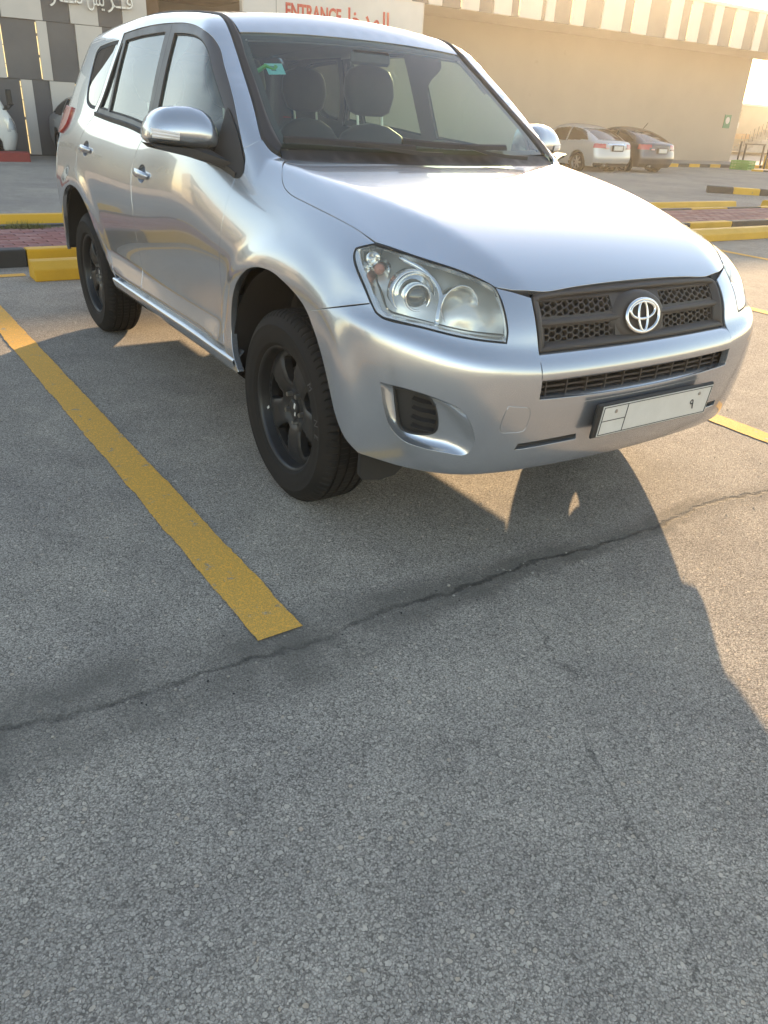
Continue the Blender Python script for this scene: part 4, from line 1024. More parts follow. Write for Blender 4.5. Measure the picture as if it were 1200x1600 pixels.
bm = bmesh.new(); bm_box(bm, (-1.33, 0, .345), (1.75, 1.56, .05)); bm_box(bm, (.48, 0, .40), (.56, 1.15, .05)); bm_box(bm, (-.0, 0, .36), (.7, .96, .06)); bm_box(bm, (-2.66, 0, .42), (.95, .98, .06)); bm_box(bm, (-3.25, 0, .40), (.4, 1.4, .05))
bm_box(bm, (0, 0, .30), (.10, 1.15, .07), .01); bm_box(bm, (-2.66, 0, .32), (.12, 1.2, .10), .02); bm_box(bm, (-1.2, .25, .30), (2.2, .08, .07), .02)
link('underbody', bm_mesh('underbody', bm), M['under'], suv)
box('engine_block', (.22, 0, .66), (.62, .92, .5), M['under'], suv, .04)
box('bulkhead', (-.32, 0, .72), (.05, 1.30, .70), M['under'], suv)
# -- wheels
def trap(a0):
    pts = []
    for r, w in ((.100, 9), (.120, 12.5), (.155, 15.5), (.182, 16.2)): pts.append((r, -w))
    pts += [(.1885, -13), (.191, 0), (.1885, 13)]
    for r, w in ((.182, 16.2), (.155, 15.5), (.120, 12.5), (.100, 9)): pts.append((r, w))
    pts += [(.094, 5.5), (.092, 0), (.094, -5.5)]
    P = np.array([(r * math.cos(a0 + math.radians(w)), r * math.sin(a0 + math.radians(w))) for r, w in pts])
    return ccw(crom(np.vstack([P, P[:1]]), .008)[:-1])
def make_wheel():
    disc = np.array([(.214 * math.cos(a), .214 * math.sin(a)) for a in np.linspace(0, 2 * math.pi, 96, endpoint=False)])
    hs = [trap(math.radians(97 + 72 * k)) for k in range(5)]
    U, T = fill([disc] + hs, .012)
    def o_(U):
        r = np.hypot(*U.T); o = np.interp(r, [0, .038, .050, .064, .078, .11, .15, .185, .205, .215], [.046, .046, .042, .043, .056, .066, .069, .064, .054, .050])
        d = np.min([dist_loop(U, h) for h in hs], 0); return o - .008 * np.exp(-(d / .005) ** 2)
    V = [np.stack([U[:, 0], -o_(U), U[:, 1]], 1)]; FC = [tuple(t) for t in T]; b = len(U)
    # faces must look along -Y
    def orient(t): 
        p, q, r = (V[0][i] for i in t); return t if np.cross(q - p, r - p)[1] < 0 else t[::-1]
    FC = [orient(t) for t in FC]
    for h in hs:
        n = len(h); o = o_(h); A = np.stack([h[:, 0], -o, h[:, 1]], 1); cen_ = h.mean(0); hh = h * .97 + cen_ * .03; B = np.stack([hh[:, 0], -o + .010, hh[:, 1]], 1); C_ = np.stack([hh[:, 0], -o + .030, hh[:, 1]], 1)
        V += [A, B, C_]
        for r in range(2): FC += [(b + r * n + i, b + r * n + (i + 1) % n, b + (r + 1) * n + (i + 1) % n, b + (r + 1) * n + i) for i in range(n)]
        b += 3 * n
    v2, f2 = lathe([(.214, .050), (.2165, .058), (.219, .080), (.222, .090), (.229, .094), (.236, .093), (.2365, .088), (.225, .084), (.214, .04), (.205, -.09)], 72)
    V.append(np.array(v2)); FC += [tuple(i + b for i in f) for f in f2]
    w = link('wheel', mesh('wheel', np.vstack(V), FC, smooth=True), M['rim'], suv)
    # tyre
    gro = []
    for c0 in (-.058, -.020, .020, .058): gro += [(c0 + .0052, .355), (c0 + .0042, .347), (c0 - .0042, .347), (c0 - .0052, .355)]
    gro = sorted(gro, key=lambda t: -t[0])
    prof = [(.222, .086), (.232, .096), (.240, .103), (.243, .1055), (.247, .1050), (.262, .1105), (.282, .1125), (.300, .1118), (.302, .1128), (.306, .1126), (.308, .1098), (.322, .1035), (.332, .0965), (.340, .090), (.3465, .083), (.351, .0745), (.3535, .066)]
    prof += [(r - .0012 * (abs(o) > .05), o) for o, r in gro]
    prof += [(r, -o) for r, o in prof[:17][::-1]]
    n = 384; V, FC = lathe(prof, n); V = np.array(V); m_ = len(prof)
    rad = np.hypot(V[:, 0], V[:, 2]); seg = np.arange(len(V)) // m_
    sh = (rad > .336) & (np.abs(V[:, 1]) > .064); cut = sh & (seg % 5 == 0); k = np.where(cut, (rad - .006) / rad, 1.0)
    mid = (rad > .350) & (np.abs(V[:, 1]) <= .064) & (seg % 4 == 2); k = np.where(mid, (rad - .004) / rad, k)
    V[:, 0] *= k; V[:, 2] *= k
    # flat spot where it stands on the ground
    V[:, 2] = np.maximum(V[:, 2], -.349 + 0 * V[:, 2])
    me = mesh('tyre', V, FC); rr_ = np.hypot(V[:, 0], V[:, 2]); me.polygons.foreach_set('use_smooth', np.array([rr_[list(f)].max() < .335 for f in FC]))
    link('tyre', me, M['tyre'], w)
    for ch, ang in (('M', 34), ('N', 9), ('E', -1)):
        tm = text_mesh('sidewall_letter', ch, .036, .0014); o = link('sidewall_letter', tm, M['frame'], w); a = math.radians(ang)
        o.location = (.282 * math.cos(a), -.1128, .282 * math.sin(a)); o.rotation_euler = (math.radians(90), 0, 0); o.rotation_mode = 'XYZ'
        o.rotation_euler = (Matrix.Rotation(-(a - math.pi / 2), 3, 'Y') @ Matrix.Rotation(math.radians(90), 3, 'X')).to_euler()
    v2, f2 = lathe([(.152, .0), (.150, .010), (.10, .010), (.095, .022), (.05, .022), (.001, .022)], 48); link('brake_disc', mesh('brake_disc', v2, f2), M['disc'], w)
    box('brake_caliper', (.115, -.012, -.02), (.07, .05, .15), M['under'], w, .01)
    v2, f2 = lathe([(.031, .036), (.031, .055), (.029, .0585), (.022, .0595), (.001, .0595)], 36); cc = link('centre_cap', mesh('centre_cap', v2, f2, smooth=True), M['rim'], w)
    for k in range(5):
        a = math.radians(97 + 36 + 72 * k); bm = bmesh.new(); bmesh.ops.create_cone(bm, cap_ends=True, segments=6, radius1=.0105, radius2=.0085, depth=.022)
        bmesh.ops.rotate(bm, cent=(0, 0, 0), matrix=Matrix.Rotation(math.radians(90), 3, 'X'), verts=bm.verts); bmesh.ops.translate(bm, vec=(.0565 * math.cos(a), -.052, .0565 * math.sin(a)), verts=bm.verts)
        link('lug_nut', bm_mesh('lug_nut', bm), M['steel'], w)
    for (x, z, a, s) in ((.018, .012, .3, 1.0), (-.196, -.062, .9, .9), (.022, -.018, .2, .7)):
        r = math.hypot(x, z); oo = .0605 if r < .05 else .066
        box('label_scrap', (x, -oo, z), (.010 * s, .0015, .022 * s), M['plate'], w, rot=Matrix.Rotation(a, 3, 'Y'))
    return w
w0 = make_wheel(); w0.location = (0, -.760, .349)
def copy_tree(o, parent):
    c = o.copy(); COL.objects.link(c); c.parent = parent
    for ch in list(o.children): copy_tree(ch, c)
    return c
for x, y, rz, ry in ((-2.66, -.755, 0, .55), (0, .760, math.pi, .3), (-2.66, .755, math.pi, 1.1)):
    w = copy_tree(w0, suv); w.location = (x, y, .349)
    w.rotation_euler = (0, 0, rz)
# -- cabin
cab = box('cabin_floor', (-1.75, 0, .42), (2.75, 1.50, .06), M['cabin'], suv)
dV, dF = sweep([(-.62, -.70, .98), (-.60, -.35, 1.00), (-.58, 0, 1.01), (-.60, .35, 1.00), (-.62, .70, .98)], [(-.20, -.40), (.20, -.06), (.24, .10), (.12, .13), (-.08, .115), (-.22, .06), (-.24, -.10)])
link('dashboard', mesh('dashboard', dV, dF), M['dash'], suv)
hood_b, hf = sweep([(-.80, .20, 1.07), (-.78, .30, 1.105), (-.77, .38, 1.115), (-.78, .46, 1.105), (-.80, .56, 1.07)], [(-.10, -.05), (.10, -.05), (.07, .02), (-.07, .02)])
link('instrument_hood', mesh('instrument_hood', hood_b, hf), M['dash'], suv)
n = 40; k = 8; V = []
cs = np.array([-.93, .38, 1.04]); axs = np.array([-.90, 0, .43]); axs /= np.linalg.norm(axs); u = np.array([0, 1, 0.0]); v = np.cross(axs, u)
for i in range(n):
    a = 2 * math.pi * i / n; d = u * math.cos(a) + v * math.sin(a)
    for j in range(k):
        b = 2 * math.pi * j / k; V.append(cs + d * (.185 + .015 * math.cos(b)) + axs * .015 * math.sin(b))
FC = [(i * k + j, i * k + (j + 1) % k, ((i + 1) % n) * k + (j + 1) % k, ((i + 1) % n) * k + j) for i in range(n) for j in range(k)]
stw = link('steering_wheel', mesh('steering_wheel', V, FC, smooth=True), M['cabin'], suv)
for a in (0, math.pi, -math.pi / 2):
    d = u * math.cos(a) + v * math.sin(a); V, FC = sweep([tuple(cs + d * .02), tuple(cs + d * .18)], circ(.018, 6)); link('steering_spoke', mesh('steering_spoke', V, FC), M['cabin'], stw)
V, FC = sweep([tuple(cs + axs * .02), tuple(cs - axs * .30)], circ(.06, 12)); link('steering_column', mesh('steering_column', V, FC), M['cabin'], stw)
def seat(x, y, w=.50, hr=True, wid=None):
    bm = bmesh.new(); bm_box(bm, (x + .12, y, .66), (.52, w, .16), .05, seg=2)
    rm = Matrix.Rotation(math.radians(-15), 3, 'Y')
    s_ = link('seat', bm_mesh('seat', bm, True), M['seat'], suv)
    # shouldered backrest
    V, FC = [], []; prof = [(0, .92, .085), (.15, 1, .09), (.35, 1.0, .085), (.46, .92, .075), (.54, .70, .06), (.58, .40, .045), (.592, .05, .02)]
    n = 20
    for h, s, d in prof:
        for q in range(n):
            a = 2 * math.pi * q / n; ca, sa = math.cos(a), math.sin(a)
            yy = math.copysign(abs(ca) ** .55, ca) * w / 2 * s; xx = math.copysign(abs(sa) ** .7, sa) * d
            V.append((x - .16 - h * .27 + xx, y + yy, .68 + h))
    FC = [(r * n + i, r * n + (i + 1) % n, (r + 1) * n + (i + 1) % n, (r + 1) * n + i) for r in range(len(prof) - 1) for i in range(n)]
    link('backrest', mesh('backrest', V, FC, smooth=True), M['seat'], s_)
    V, FC = [], []; prof = [(0, .50, .03), (.02, .80, .045), (.10, 1.0, .055), (.17, .95, .055), (.21, .8, .045), (.235, .35, .02)]
    for h, s, d in prof:
        for q in range(n):
            a = 2 * math.pi * q / n; ca, sa = math.cos(a), math.sin(a)
            V.append((x - .335 - h * .10 + math.copysign(abs(sa) ** .7, sa) * d, y + math.copysign(abs(ca) ** .55, ca) * .145 * s, 1.305 + h))
    FC = [(r * n + i, r * n + (i + 1) % n, (r + 1) * n + (i + 1) % n, (r + 1) * n + i) for r in range(len(prof) - 1) for i in range(n)]
    FC.append(tuple(range(n))[::-1])
    link('headrest', mesh('headrest', V, FC, smooth=True), M['seat'], s_)
    for dy in (-.075, .075):
        V, FC = sweep([(x - .315, y + dy, 1.20), (x - .335, y + dy, 1.34)], circ(.007, 8)); link('headrest_post', mesh('headrest_post', V, FC), M['steel'], s_)
seat(-1.12, .37); seat(-1.12, -.37)
for y in (-.45, 0, .45): seat(-2.0, y, .46)
# inner trim: pillars and lining follow the shell, a hand's breadth inside
def trim(name, dom, segs, m, c, holes=(), both=True, grow=.0, parent=suv):
    panel(name, dom, segs, m, parent, both=both, c=c, shrink=0, holes=holes, hole_grow=grow, grid=.07, flange=0)
trim('door_trim', SIDE, [list(map(tuple, BELT)), FD_FRONT, [FD_FRONT[-1], RD_REAR[-1]], RD_REAR[::-1]], M['cabin'], -.07)
trim('pillar_trim', SIDE, [[CGAP[-1]] + FTOP[1:5] + [(-1.25, 1.612)], [(-1.25, 1.612), (-1.25, 1.55), (-1.40, 1.45), (-1.40, 1.18)], [(-1.40, 1.18)] + BELT[:4][::-1], CGAP], M['cabin'], -.03, holes=[[list(q) for q in GL_R], [list(q) for q in GL_T]])
trim('quarter_trim', SIDE, [[CGAP[0], *CGAP[1:]], [FTOP[0], (-2.6, 1.605), (-2.9, 1.57)], [(-2.9, 1.57), (-3.0, 1.2), (-3.0, .8)], [(-3.0, .8), (-2.62, 1.0), (-2.40, 1.24)]], M['cabin'], -.045, holes=[[list(q) for q in QG]])
trim('roof_lining', TOP, [_rf, _mir2(_rs), _rr[::-1], _rs[::-1]], M['liner'], -.035, both=False)
trim('rail_lining', ROOFR, [R_DITCH[3:], [R_DITCH[-1], (-2.9, -.60, 1.58)], [(-2.9, -.60, 1.58)] + s2p(FTOP[:10])], M['liner'], -.035)
# interior mirror
box('cabin_mirror', (-.90, .02, 1.535), (.03, .20, .055), M['plastic'], suv, .012)
V, FC = sweep([tuple(TOP.surf(np.array([(-.81, -.568)]), -.03)[0]), (-.80, -.53, 1.47), (-.785, -.50, 1.455), (-.80, -.485, 1.47)], circ(.009, 6)); link('hanging_cord', mesh('hanging_cord', V, FC), M['greenleaf'], suv)
# tailgate window seen through the cabin
rg = [[(-3.2, -.52, 1.25), (-3.2, 0, 1.24), (-3.2, .52, 1.25)], [(-3.2, .52, 1.25), (-3.1, .50, 1.55)], [(-3.1, .50, 1.55), (-3.1, 0, 1.56), (-3.1, -.50, 1.55)], [(-3.1, -.50, 1.55), (-3.2, -.52, 1.25)]]
panel('rear_window', REAR, rg, M['darkglass'], suv, c=.004, shrink=0, grid=.06, flange=.01)
# ------------------------------------------------------------------ ground and markings
def sheet(name, x0, x1, y0, y1, z, m, nx=1, ny=1, **k):
    xs = np.linspace(x0, x1, nx + 1); ys = np.linspace(y0, y1, ny + 1); V = [(x, y, z) for x in xs for y in ys]
    FC = [(i * (ny + 1) + j, (i + 1) * (ny + 1) + j, (i + 1) * (ny + 1) + j + 1, i * (ny + 1) + j + 1) for i in range(nx) for j in range(ny)]
    return link(name, mesh(name, V, FC), m, None, **k)
# ground sheet lowered beyond the paver island, down to the scaled-up building
def fall(x): return -.0165 * np.clip(-7.6 - np.asarray(x, float), 0, 30)
_gx = np.r_[-900, -300, -100, -37.6, np.linspace(-30, -7.6, 4), 0, 30, 100, 300, 900.0]; _gy = np.r_[-900, -300, -100, -30, 0, 30, 100, 300, 900.0]
V = [(x, y, float(fall(x))) for x in _gx for y in _gy]; _n = len(_gy)
FC = [(i * _n + j, (i + 1) * _n + j, (i + 1) * _n + j + 1, i * _n + j + 1) for i in range(len(_gx) - 1) for j in range(_n - 1)]
link('ground', mesh('ground', V, FC), M['asphalt'], None, kind='structure')
def line(p0, p1, w, m, name='painted_line', z=.004):
    p0, p1 = np.array(p0, float), np.array(p1, float); d = p1 - p0; Ln = np.linalg.norm(d); d /= Ln; nn = np.array([-d[1], d[0]])
    n = max(2, int(Ln / .02)); n = min(n, 320); t = np.linspace(0, Ln, n); V = []
    for s in (1, -1):
        j = np.cumsum(rng.normal(0, .0012, n)); j = j - np.convolve(np.pad(j, 12, 'edge'), np.ones(25) / 25, 'valid') + rng.normal(0, .0009, n)
        V += [(*q, z + float(fall(q[0]))) for q in (p0 + d * a + nn * (s * w / 2 + b) for a, b in zip(t, j))]
    FC = [(i, n + i, n + i + 1, i + 1) for i in range(n - 1)]
    return link(name, mesh(name, V, FC), m, None, kind='structure')
line((-4.40, -1.385), (.80, -1.262), .143, M['yline'])
line((-4.10, 1.525), (.82, 1.525), .125, M['yline'])
for y in (4.21, 6.95, 9.70, 12.45): line((-4.10, y), (.82, y), .12, M['yline'])
line((-4.10, -4.05), (.82, -4.02), .12, M['yline'])
line((-4.555, -6.5), (-4.555, -.94), .11, M['yline'])
line((-14.9, 14.1), (-8.85, 15.2), .10, M['wline'])
line((-13.2, 9.0), (-9.0, 14.2), .10, M['wline'])
# ------------------------------------------------------------------ kerbs, wheel stops, paver island
def prism_y(name, prof, y0, y1, m, parent=None, bevel=.006, jitter=0.0, **k):
    """prof (x, z) run along y with softened edges"""
    bm = bmesh.new(); a = [bm.verts.new((x, y0, z)) for x, z in prof]; b = [bm.verts.new((x, y1, z)) for x, z in prof]
    bm.faces.new(a); bm.faces.new(b[::-1])
    for i in range(len(prof)): bm.faces.new((a[i], b[i], b[(i + 1) % len(prof)], a[(i + 1) % len(prof)]))
    if bevel: bmesh.ops.bevel(bm, geom=bm.edges[:], offset=bevel, segments=2, affect='EDGES', profile=.6)
    return link(name, bm_mesh(name, bm), m, parent, **k)
kerb = empty('kerb', kind='structure')
def kerb_run(x0, x1, bounds, h=.14, first='yellow', parent=kerb, axis='y'):
    col = first
    for a, b in zip(bounds, bounds[1:]):
        prism_y('kerb_block', [(x0, -.02), (x1, -.02), (x1, h), (x1 + (x0 - x1) * .12, h + .004), (x0, h)], a + .004, b - .004, M[col], parent, .012)
        col = 'black' if col == 'yellow' else 'yellow'
kb = [-7.66, -6.69, -5.72, -4.75, -3.78, -2.81, -1.84, -.85, .13] + [.13 + 1.11 * k for k in range(1, 7)] + [7.90, 8.86, 9.84, 10.8, 11.78, 12.75, 13.7]
kerb_run(-5.04, -4.89, kb, .14, 'yellow' if (len([b for b in kb if b < -.5]) - 1) % 2 == 0 else 'black')
island = sheet('paver_island', -6.46, -5.04, -9.0, 13.7, .118, M['mortar'], kind='structure')
kerb_run(-6.46, -6.34, np.linspace(-7.66, 13.7, 23), .135, 'yellow')
# pavers: running bond, each one an object where it can be picked out
pav = []
for k in range(6):
    bm = bmesh.new(); bm_box(bm, (0, 0, 0), (.094, .194, .05), .006)
    for v in bm.verts: v.co.z += random.uniform(-.0006, .0006)
    pav.append(bm_mesh('paver_brick', bm)); pav[-1].materials.append(M['brick%d' % (k % 3)])
rows = [-5.095 - .1005 * r for r in range(12)]
far = []
for r, x in enumerate(rows):
    y = -9.0 + (.1 if r % 2 else 0)
    while y < 13.6:
        k = random.randrange(6); tilt = (random.gauss(0, .006), random.gauss(0, .006), random.gauss(0, .012)); z = .102 + random.gauss(0, .0016)
        near = (-1.75 < y < .05) or (7.6 < y < 10.4 and r < 8)
        if near:
            o = link('brick', pav[k], None, island); o.location = (x + random.gauss(0, .001), y, z); o.rotation_euler = tilt
        else: far.append((x, y, z, k))
        y += .2005
for k in range(3):
    bm = bmesh.new()
    for x, y, z, q in far:
        if q % 3 == k: bm_box(bm, (x, y, z), (.094, .194, .05), 0)
    link('brick_paving', bm_mesh('brick_paving', bm), M['brick%d' % k], island, kind='stuff')
# wheel stops
WSP = [(-4.245, 0), (-4.250, .088), (-4.335, .142), (-4.455, .142), (-4.49, 0)]
WSB = [(-7.02, 0), (-6.985, .16), (-6.94, .175), (-6.84, .175), (-6.78, 0)]
def stop(prof, y0, y1, label, cut=.05):
    o = prism_y('wheel_stop', prof, y0, y1, M['yellow'], None, .010, label=label, cat='wheel stop', group='yellow wheel stops at the heads of the parking bays')
    return o
stop(WSP, -.92, .88, 'yellow concrete wheel stop just behind the rear wheel of the silver SUV')
stop(WSP, 7.05, 9.62, 'long yellow concrete wheel stop in the bay beyond the bonnet at the right')
stop(WSB, -2.25, .35, 'yellow wheel stop on the far side of the pavers, behind the dry grass tuft')
stop(WSB, 7.6, 11.72, 'yellow wheel stop across the far edge of the pavers, ending at the gap')
stop(WSB, 12.75, 15.6, 'yellow wheel stop on the far side of the pavers, beyond the gap at the right')
stop(WSP, -5.3, -3.1, 'yellow wheel stop in the empty bay left of the silver SUV')
# dry grass tuft growing out of the pavers
V, FC = [], []
for k in range(620):
    y = random.gauss(-.62, .17); x = -6.22 + random.gauss(0, .045); a = random.uniform(0, 6.28); l = random.uniform(.03, .10) * math.exp(-((y + .62) / .3) ** 2); ln = random.uniform(.3, 1.3); w = .0022
    d = np.array([math.cos(a), math.sin(a)]); p = np.array([-d[1], d[0]]) * w; b = len(V); z0 = .118
    for t, s in ((0, 1), (.5, .8), (1, .1)):
        c = np.array([x, y]) + d * l * ln * t ** 1.5
        V += [(c[0] + p[0] * s, c[1] + p[1] * s, z0 + l * (t - .25 * ln * t * t)), (c[0] - p[0] * s, c[1] - p[1] * s, z0 + l * (t - .25 * ln * t * t))]
    FC += [(b, b + 1, b + 3, b + 2), (b + 2, b + 3, b + 5, b + 4)]
link('grass_tuft', mesh('grass_tuft', V, FC), M['drygrass'], None, kind='stuff', label='tuft of dry yellow green grass growing between the red pavers', cat='grass')
# ------------------------------------------------------------------ store building
BX = -18.0; WX = -20.2
store = empty('store_building', (BX, 12, 0), label='beige store building with grey and white panel facade and striped fascia', cat='building')
def sbox(name, x0, x1, y0, y1, z0, z1, m, parent=store, bevel=0, **k):
    o = box(name, ((x0 + x1) / 2, (y0 + y1) / 2, (z0 + z1) / 2), (abs(x1 - x0), abs(y1 - y0), abs(z1 - z0)), m, None, bevel, **k)
    o.data.transform(Matrix.Translation((-BX, -12, 0))) if parent is store else None
    o.parent = parent; return o
sbox('wall', WX - 4.0, WX, 5.2, 30.35, 0, 5.1, M['wall'])
sbox('soffit', WX + .003, BX - .12, 5.0, 31.2, 3.94, 4.02, M['wall'])
sbox('facade_backing', BX - 6.2, BX - .055, -3.2, 4.62, 0, 5.15, M['panelg'])
sbox('entrance_recess', WX - 1.2, WX - .02, 4.64, 9.0, 0, 3.9, M['brown'])
sbox('entrance_pier', BX - 1.6, BX - .3, 4.622, 5.0, 0, 3.93, M['brown'])
sbox('entrance_canopy', BX - 2.0, BX - .02, 4.66, 7.0, 3.46, 3.80, M['brown'])
sbox('entrance_door', WX + .0, WX + .05, 5.4, 8.8, .1, 2.6, M['darkglass'])
sbox('walkway', WX + .01, BX + .12, 4.7, 31.5, .005, .12, M['concrete'])
# facade panels: rows at 0.05-1.53, 1.53-2.65, 2.65-3.78, 3.78-5.1; white ones stand proud, some with a glowing slit
rowsz = [(.04, 1.522), (1.534, 2.645), (2.657, 3.77), (3.782, 5.10)]
layout = {0: [(1.71, 1.94, 'w', -1), (2.30, 2.84, 'w', 1), (3.2, 3.42, 'w', 0), (3.95, 4.45, 'w', 1)],
          1: [(1.0, 1.45, 'w', 1), (2.18, 2.39, 'w', -1), (2.98, 3.56, 'w', 0), (3.78, 3.96, 'w', 0)],
          2: [(1.51, 2.33, 'w', 0), (2.90, 3.50, 'w', 0), (4.04, 4.60, 'w', 0)],
          3: [(1.2, 1.75, 'w', 0), (2.5, 3.1, 'w', 0), (3.7, 4.3, 'w', 1)]}
for r, (z0, z1) in enumerate(rowsz):
    ws_ = list(layout[r]); y = .85
    while y > -2.6:
        w_ = random.choice([.22, .45, .6]); ws_.append((y - w_, y, 'w', random.choice([0, 0, 1, -1]))); y -= w_ + random.uniform(.4, .9)
    ws_.sort(); prev = -3.15
    for (a, b, c_, led) in ws_ + [(4.6, 4.6, '', 0)]:
        if a - prev > .06:
            # dark panels fill between, in widths of at most 0.9 m
            n_ = max(1, int(round((a - prev) / .85)))
            for q in range(n_):
                p0 = prev + (a - prev) * q / n_; p1 = prev + (a - prev) * (q + 1) / n_
                sbox('facade_panel', BX - .05, BX - .012, p0 + .003, p1 - .003, z0, z1, M['panelg'])
        if b > a:
            sbox('facade_panel', BX - .05, BX + .028, a + .003, b - .003, z0, z1, M['panelw'])
            if led:
                yy = a - .012 if led < 0 else b + .012; zz = z0 + .02
                while zz < z1 - .1:
                    ln = random.uniform(.22, .42); sbox('light_slit', BX - .011, BX + .006, yy - .006, yy + .006, zz, min(zz + ln, z1 - .03), M['led']); zz += ln + random.uniform(.01, .06)
                if r == 1 and abs(a - 1.0) < .01: pass
        prev = b
# striped fascia
fas = [(0, .0)]
stripes = []
fz0, fz1 = 3.94, 5.10
pxs = [(721, 748), (771, 798), (811, 845), (851, 865), (892, 911), (939, 971), (987, 1010), (1040, 1060), (1074, 1090), (1109, 1122), (1142, 1160), (1176, 1187)]
def y_at(px, py, xpl):
    d = R2 * ((px - 600) / 1207.58) + U2 * (-(py - 800) / 1207.58) + _f; t = (xpl - M4.translation.x) / d.x; return M4.translation.y + d.y * t
st_ = [(y_at(a, 12 + (a - 700) * .11, BX), y_at(b, 12 + (b - 700) * .11, BX)) for a, b in pxs]
y = 4.8; st2_ = []
while y < st_[0][0] - .8: st2_.append((y, y + .45)); y += random.choice([.8, 1.0, 1.2])
prev = 4.64
for i, (a, b) in enumerate(st2_ + st_ + [(28.6, 29.0), (29.6, 30.1), (30.6, 31.0), (31.3, 31.3)]):
    if a - prev > .05:
        n_ = max(1, int(round((a - prev) / .7)))
        for q in range(n_): sbox('fascia_panel', BX - .12, BX - .02, prev + (a - prev) * q / n_ + .004, prev + (a - prev) * (q + 1) / n_ - .004, fz0, fz1, M['fascia'])
    if b > a: sbox('fascia_panel', BX - .12, BX + .02, a + .004, b - .004, fz0, fz1, M['panelw'])
    if i > 2 and i % 2 == 0 and b > a: sbox('light_slit', BX - .019, BX + .004, a - .018, a - .006, fz0 + .05, fz1 - .1, M['led'])
    prev = b
sbox('fascia_cap', BX - .14, BX + .06, -3.2, 31.3, 5.104, 5.20, M['panelw'])
sbox('roof_slab', WX - 4, BX - .145, -3.2, 31.3, 5.12, 5.18, M['concrete'])
sbox('end_wall', WX - 4.0, BX - .13, 31.05, 31.25, 4.03, 5.1, M['panelg'])
# kerb in front of the wall
kw = [22.0 + .62 * k for k in range(-6, 16)]
kerb2 = empty('kerb', kind='structure')
kerb_run(BX + .125, BX + .28, kw, .13, 'yellow', kerb2)
# raised letters on the facade, only their feet show
def flat_text(name, body, size, loc, m, depth=.012, parent=None, sx=1.0, fat=0.0, **k):
    o = link(name, text_mesh(name, body, size, depth, fat=fat), m, parent, **k); o.location = loc; o.rotation_euler = (math.radians(90), 0, math.radians(90)); o.scale = (sx, 1, 1); return o
let = empty('storefront_lettering', (BX + .09, 3.37, 2.93), label='brushed metal Arabic letters standing on the grey and white facade', cat='lettering')
for ar, yc, wid_ in (('\uFEAD\uFE8E\u0640\u0640\uFEE3', -.53, .68), ('\uFEB6\uFEF3', .09, .36), ('\uFEAE\u0640\u0640\uFED3', .62, .56)):
    tm = text_mesh('letter_group', ar, .44, .025)
    co = np.array([v.co[:] for v in tm.vertices]); x0_, x1_ = co[:, 0].min(), co[:, 0].max()
    tm.transform(Matrix.Diagonal((wid_ / (x1_ - x0_), 1, 1, 1)) @ Matrix.Translation((-(x0_ + x1_) / 2, -co[:, 1].min(), 0)))
    o = link('letter_group', tm, M['letterm'], let); o.location = (0, yc, 0); o.rotation_euler = (math.radians(90), 0, math.radians(90))
# entrance sign
sg_ = box('entrance_sign', (0, 0, 0), (.14, 5.25, 1.02), M['signw'], None, .01, label='white ENTRANCE sign board with red English and Arabic letters', cat='sign'); sg_.location = (BX + .06, 9.53, 3.42)
bm = bmesh.new()
for c_, s_ in (((.0, 0, .50), (.16, 5.29, .03)), ((.0, 0, -.50), (.16, 5.29, .03)), ((0, 2.63, 0), (.16, .03, 1.03)), ((0, -2.63, 0), (.16, .03, 1.03))): bm_box(bm, c_, s_)
link('sign_frame', bm_mesh('sign_frame', bm), M['panelw'], sg_)
box('sign_joint', (.0715, -1.75, 0), (.004, .012, .98), M['panelg'], sg_)
o = flat_text('sign_letter', 'ENTRANCE', .44, (.078, -.72, -.055), M['signred'], .008, sg_, .70, .012); split_islands(o, 'sign_letter')
o = flat_text('sign_lettering', '\uFEDE\uFEA7\uFEAA\uFEE4\uFEDF\uFE8D', .56, (.078, .78, -.05), M['signred'], .008, sg_, .95, .008)
# green wall sign by the corner, drain pipe
gsn = box('wall_sign', (0, 0, 0), (.03, .42, .50), M['signgreen'], None, .006, label='small green assembly point sign on the beige wall near its corner', cat='sign'); gsn.location = (WX + .02, 29.55, 1.62)
bm = bmesh.new(); bmesh.ops.create_cone(bm, cap_ends=True, segments=20, radius1=.13, radius2=.13, depth=.006)
bmesh.ops.rotate(bm, cent=(0, 0, 0), matrix=Matrix.Rotation(math.radians(90), 3, 'Y'), verts=bm.verts); bmesh.ops.translate(bm, vec=(.02, 0, .04), verts=bm.verts)
link('sign_symbol', bm_mesh('sign_symbol', bm), M['signw'], gsn)
bm = bmesh.new(); bmesh.ops.create_cone(bm, cap_ends=True, segments=12, radius1=.035, radius2=.035, depth=.8)
o = link('bollard', bm_mesh('bollard', bm, True), M['blackmetal'], None, label='thin dark post standing at the foot of the beige wall corner', cat='post'); o.location = (WX + .9, 29.6, .5)
cap_ = box('post_cap', (0, 0, .41), (.09, .09, .03), M['blackmetal'], o, .008)
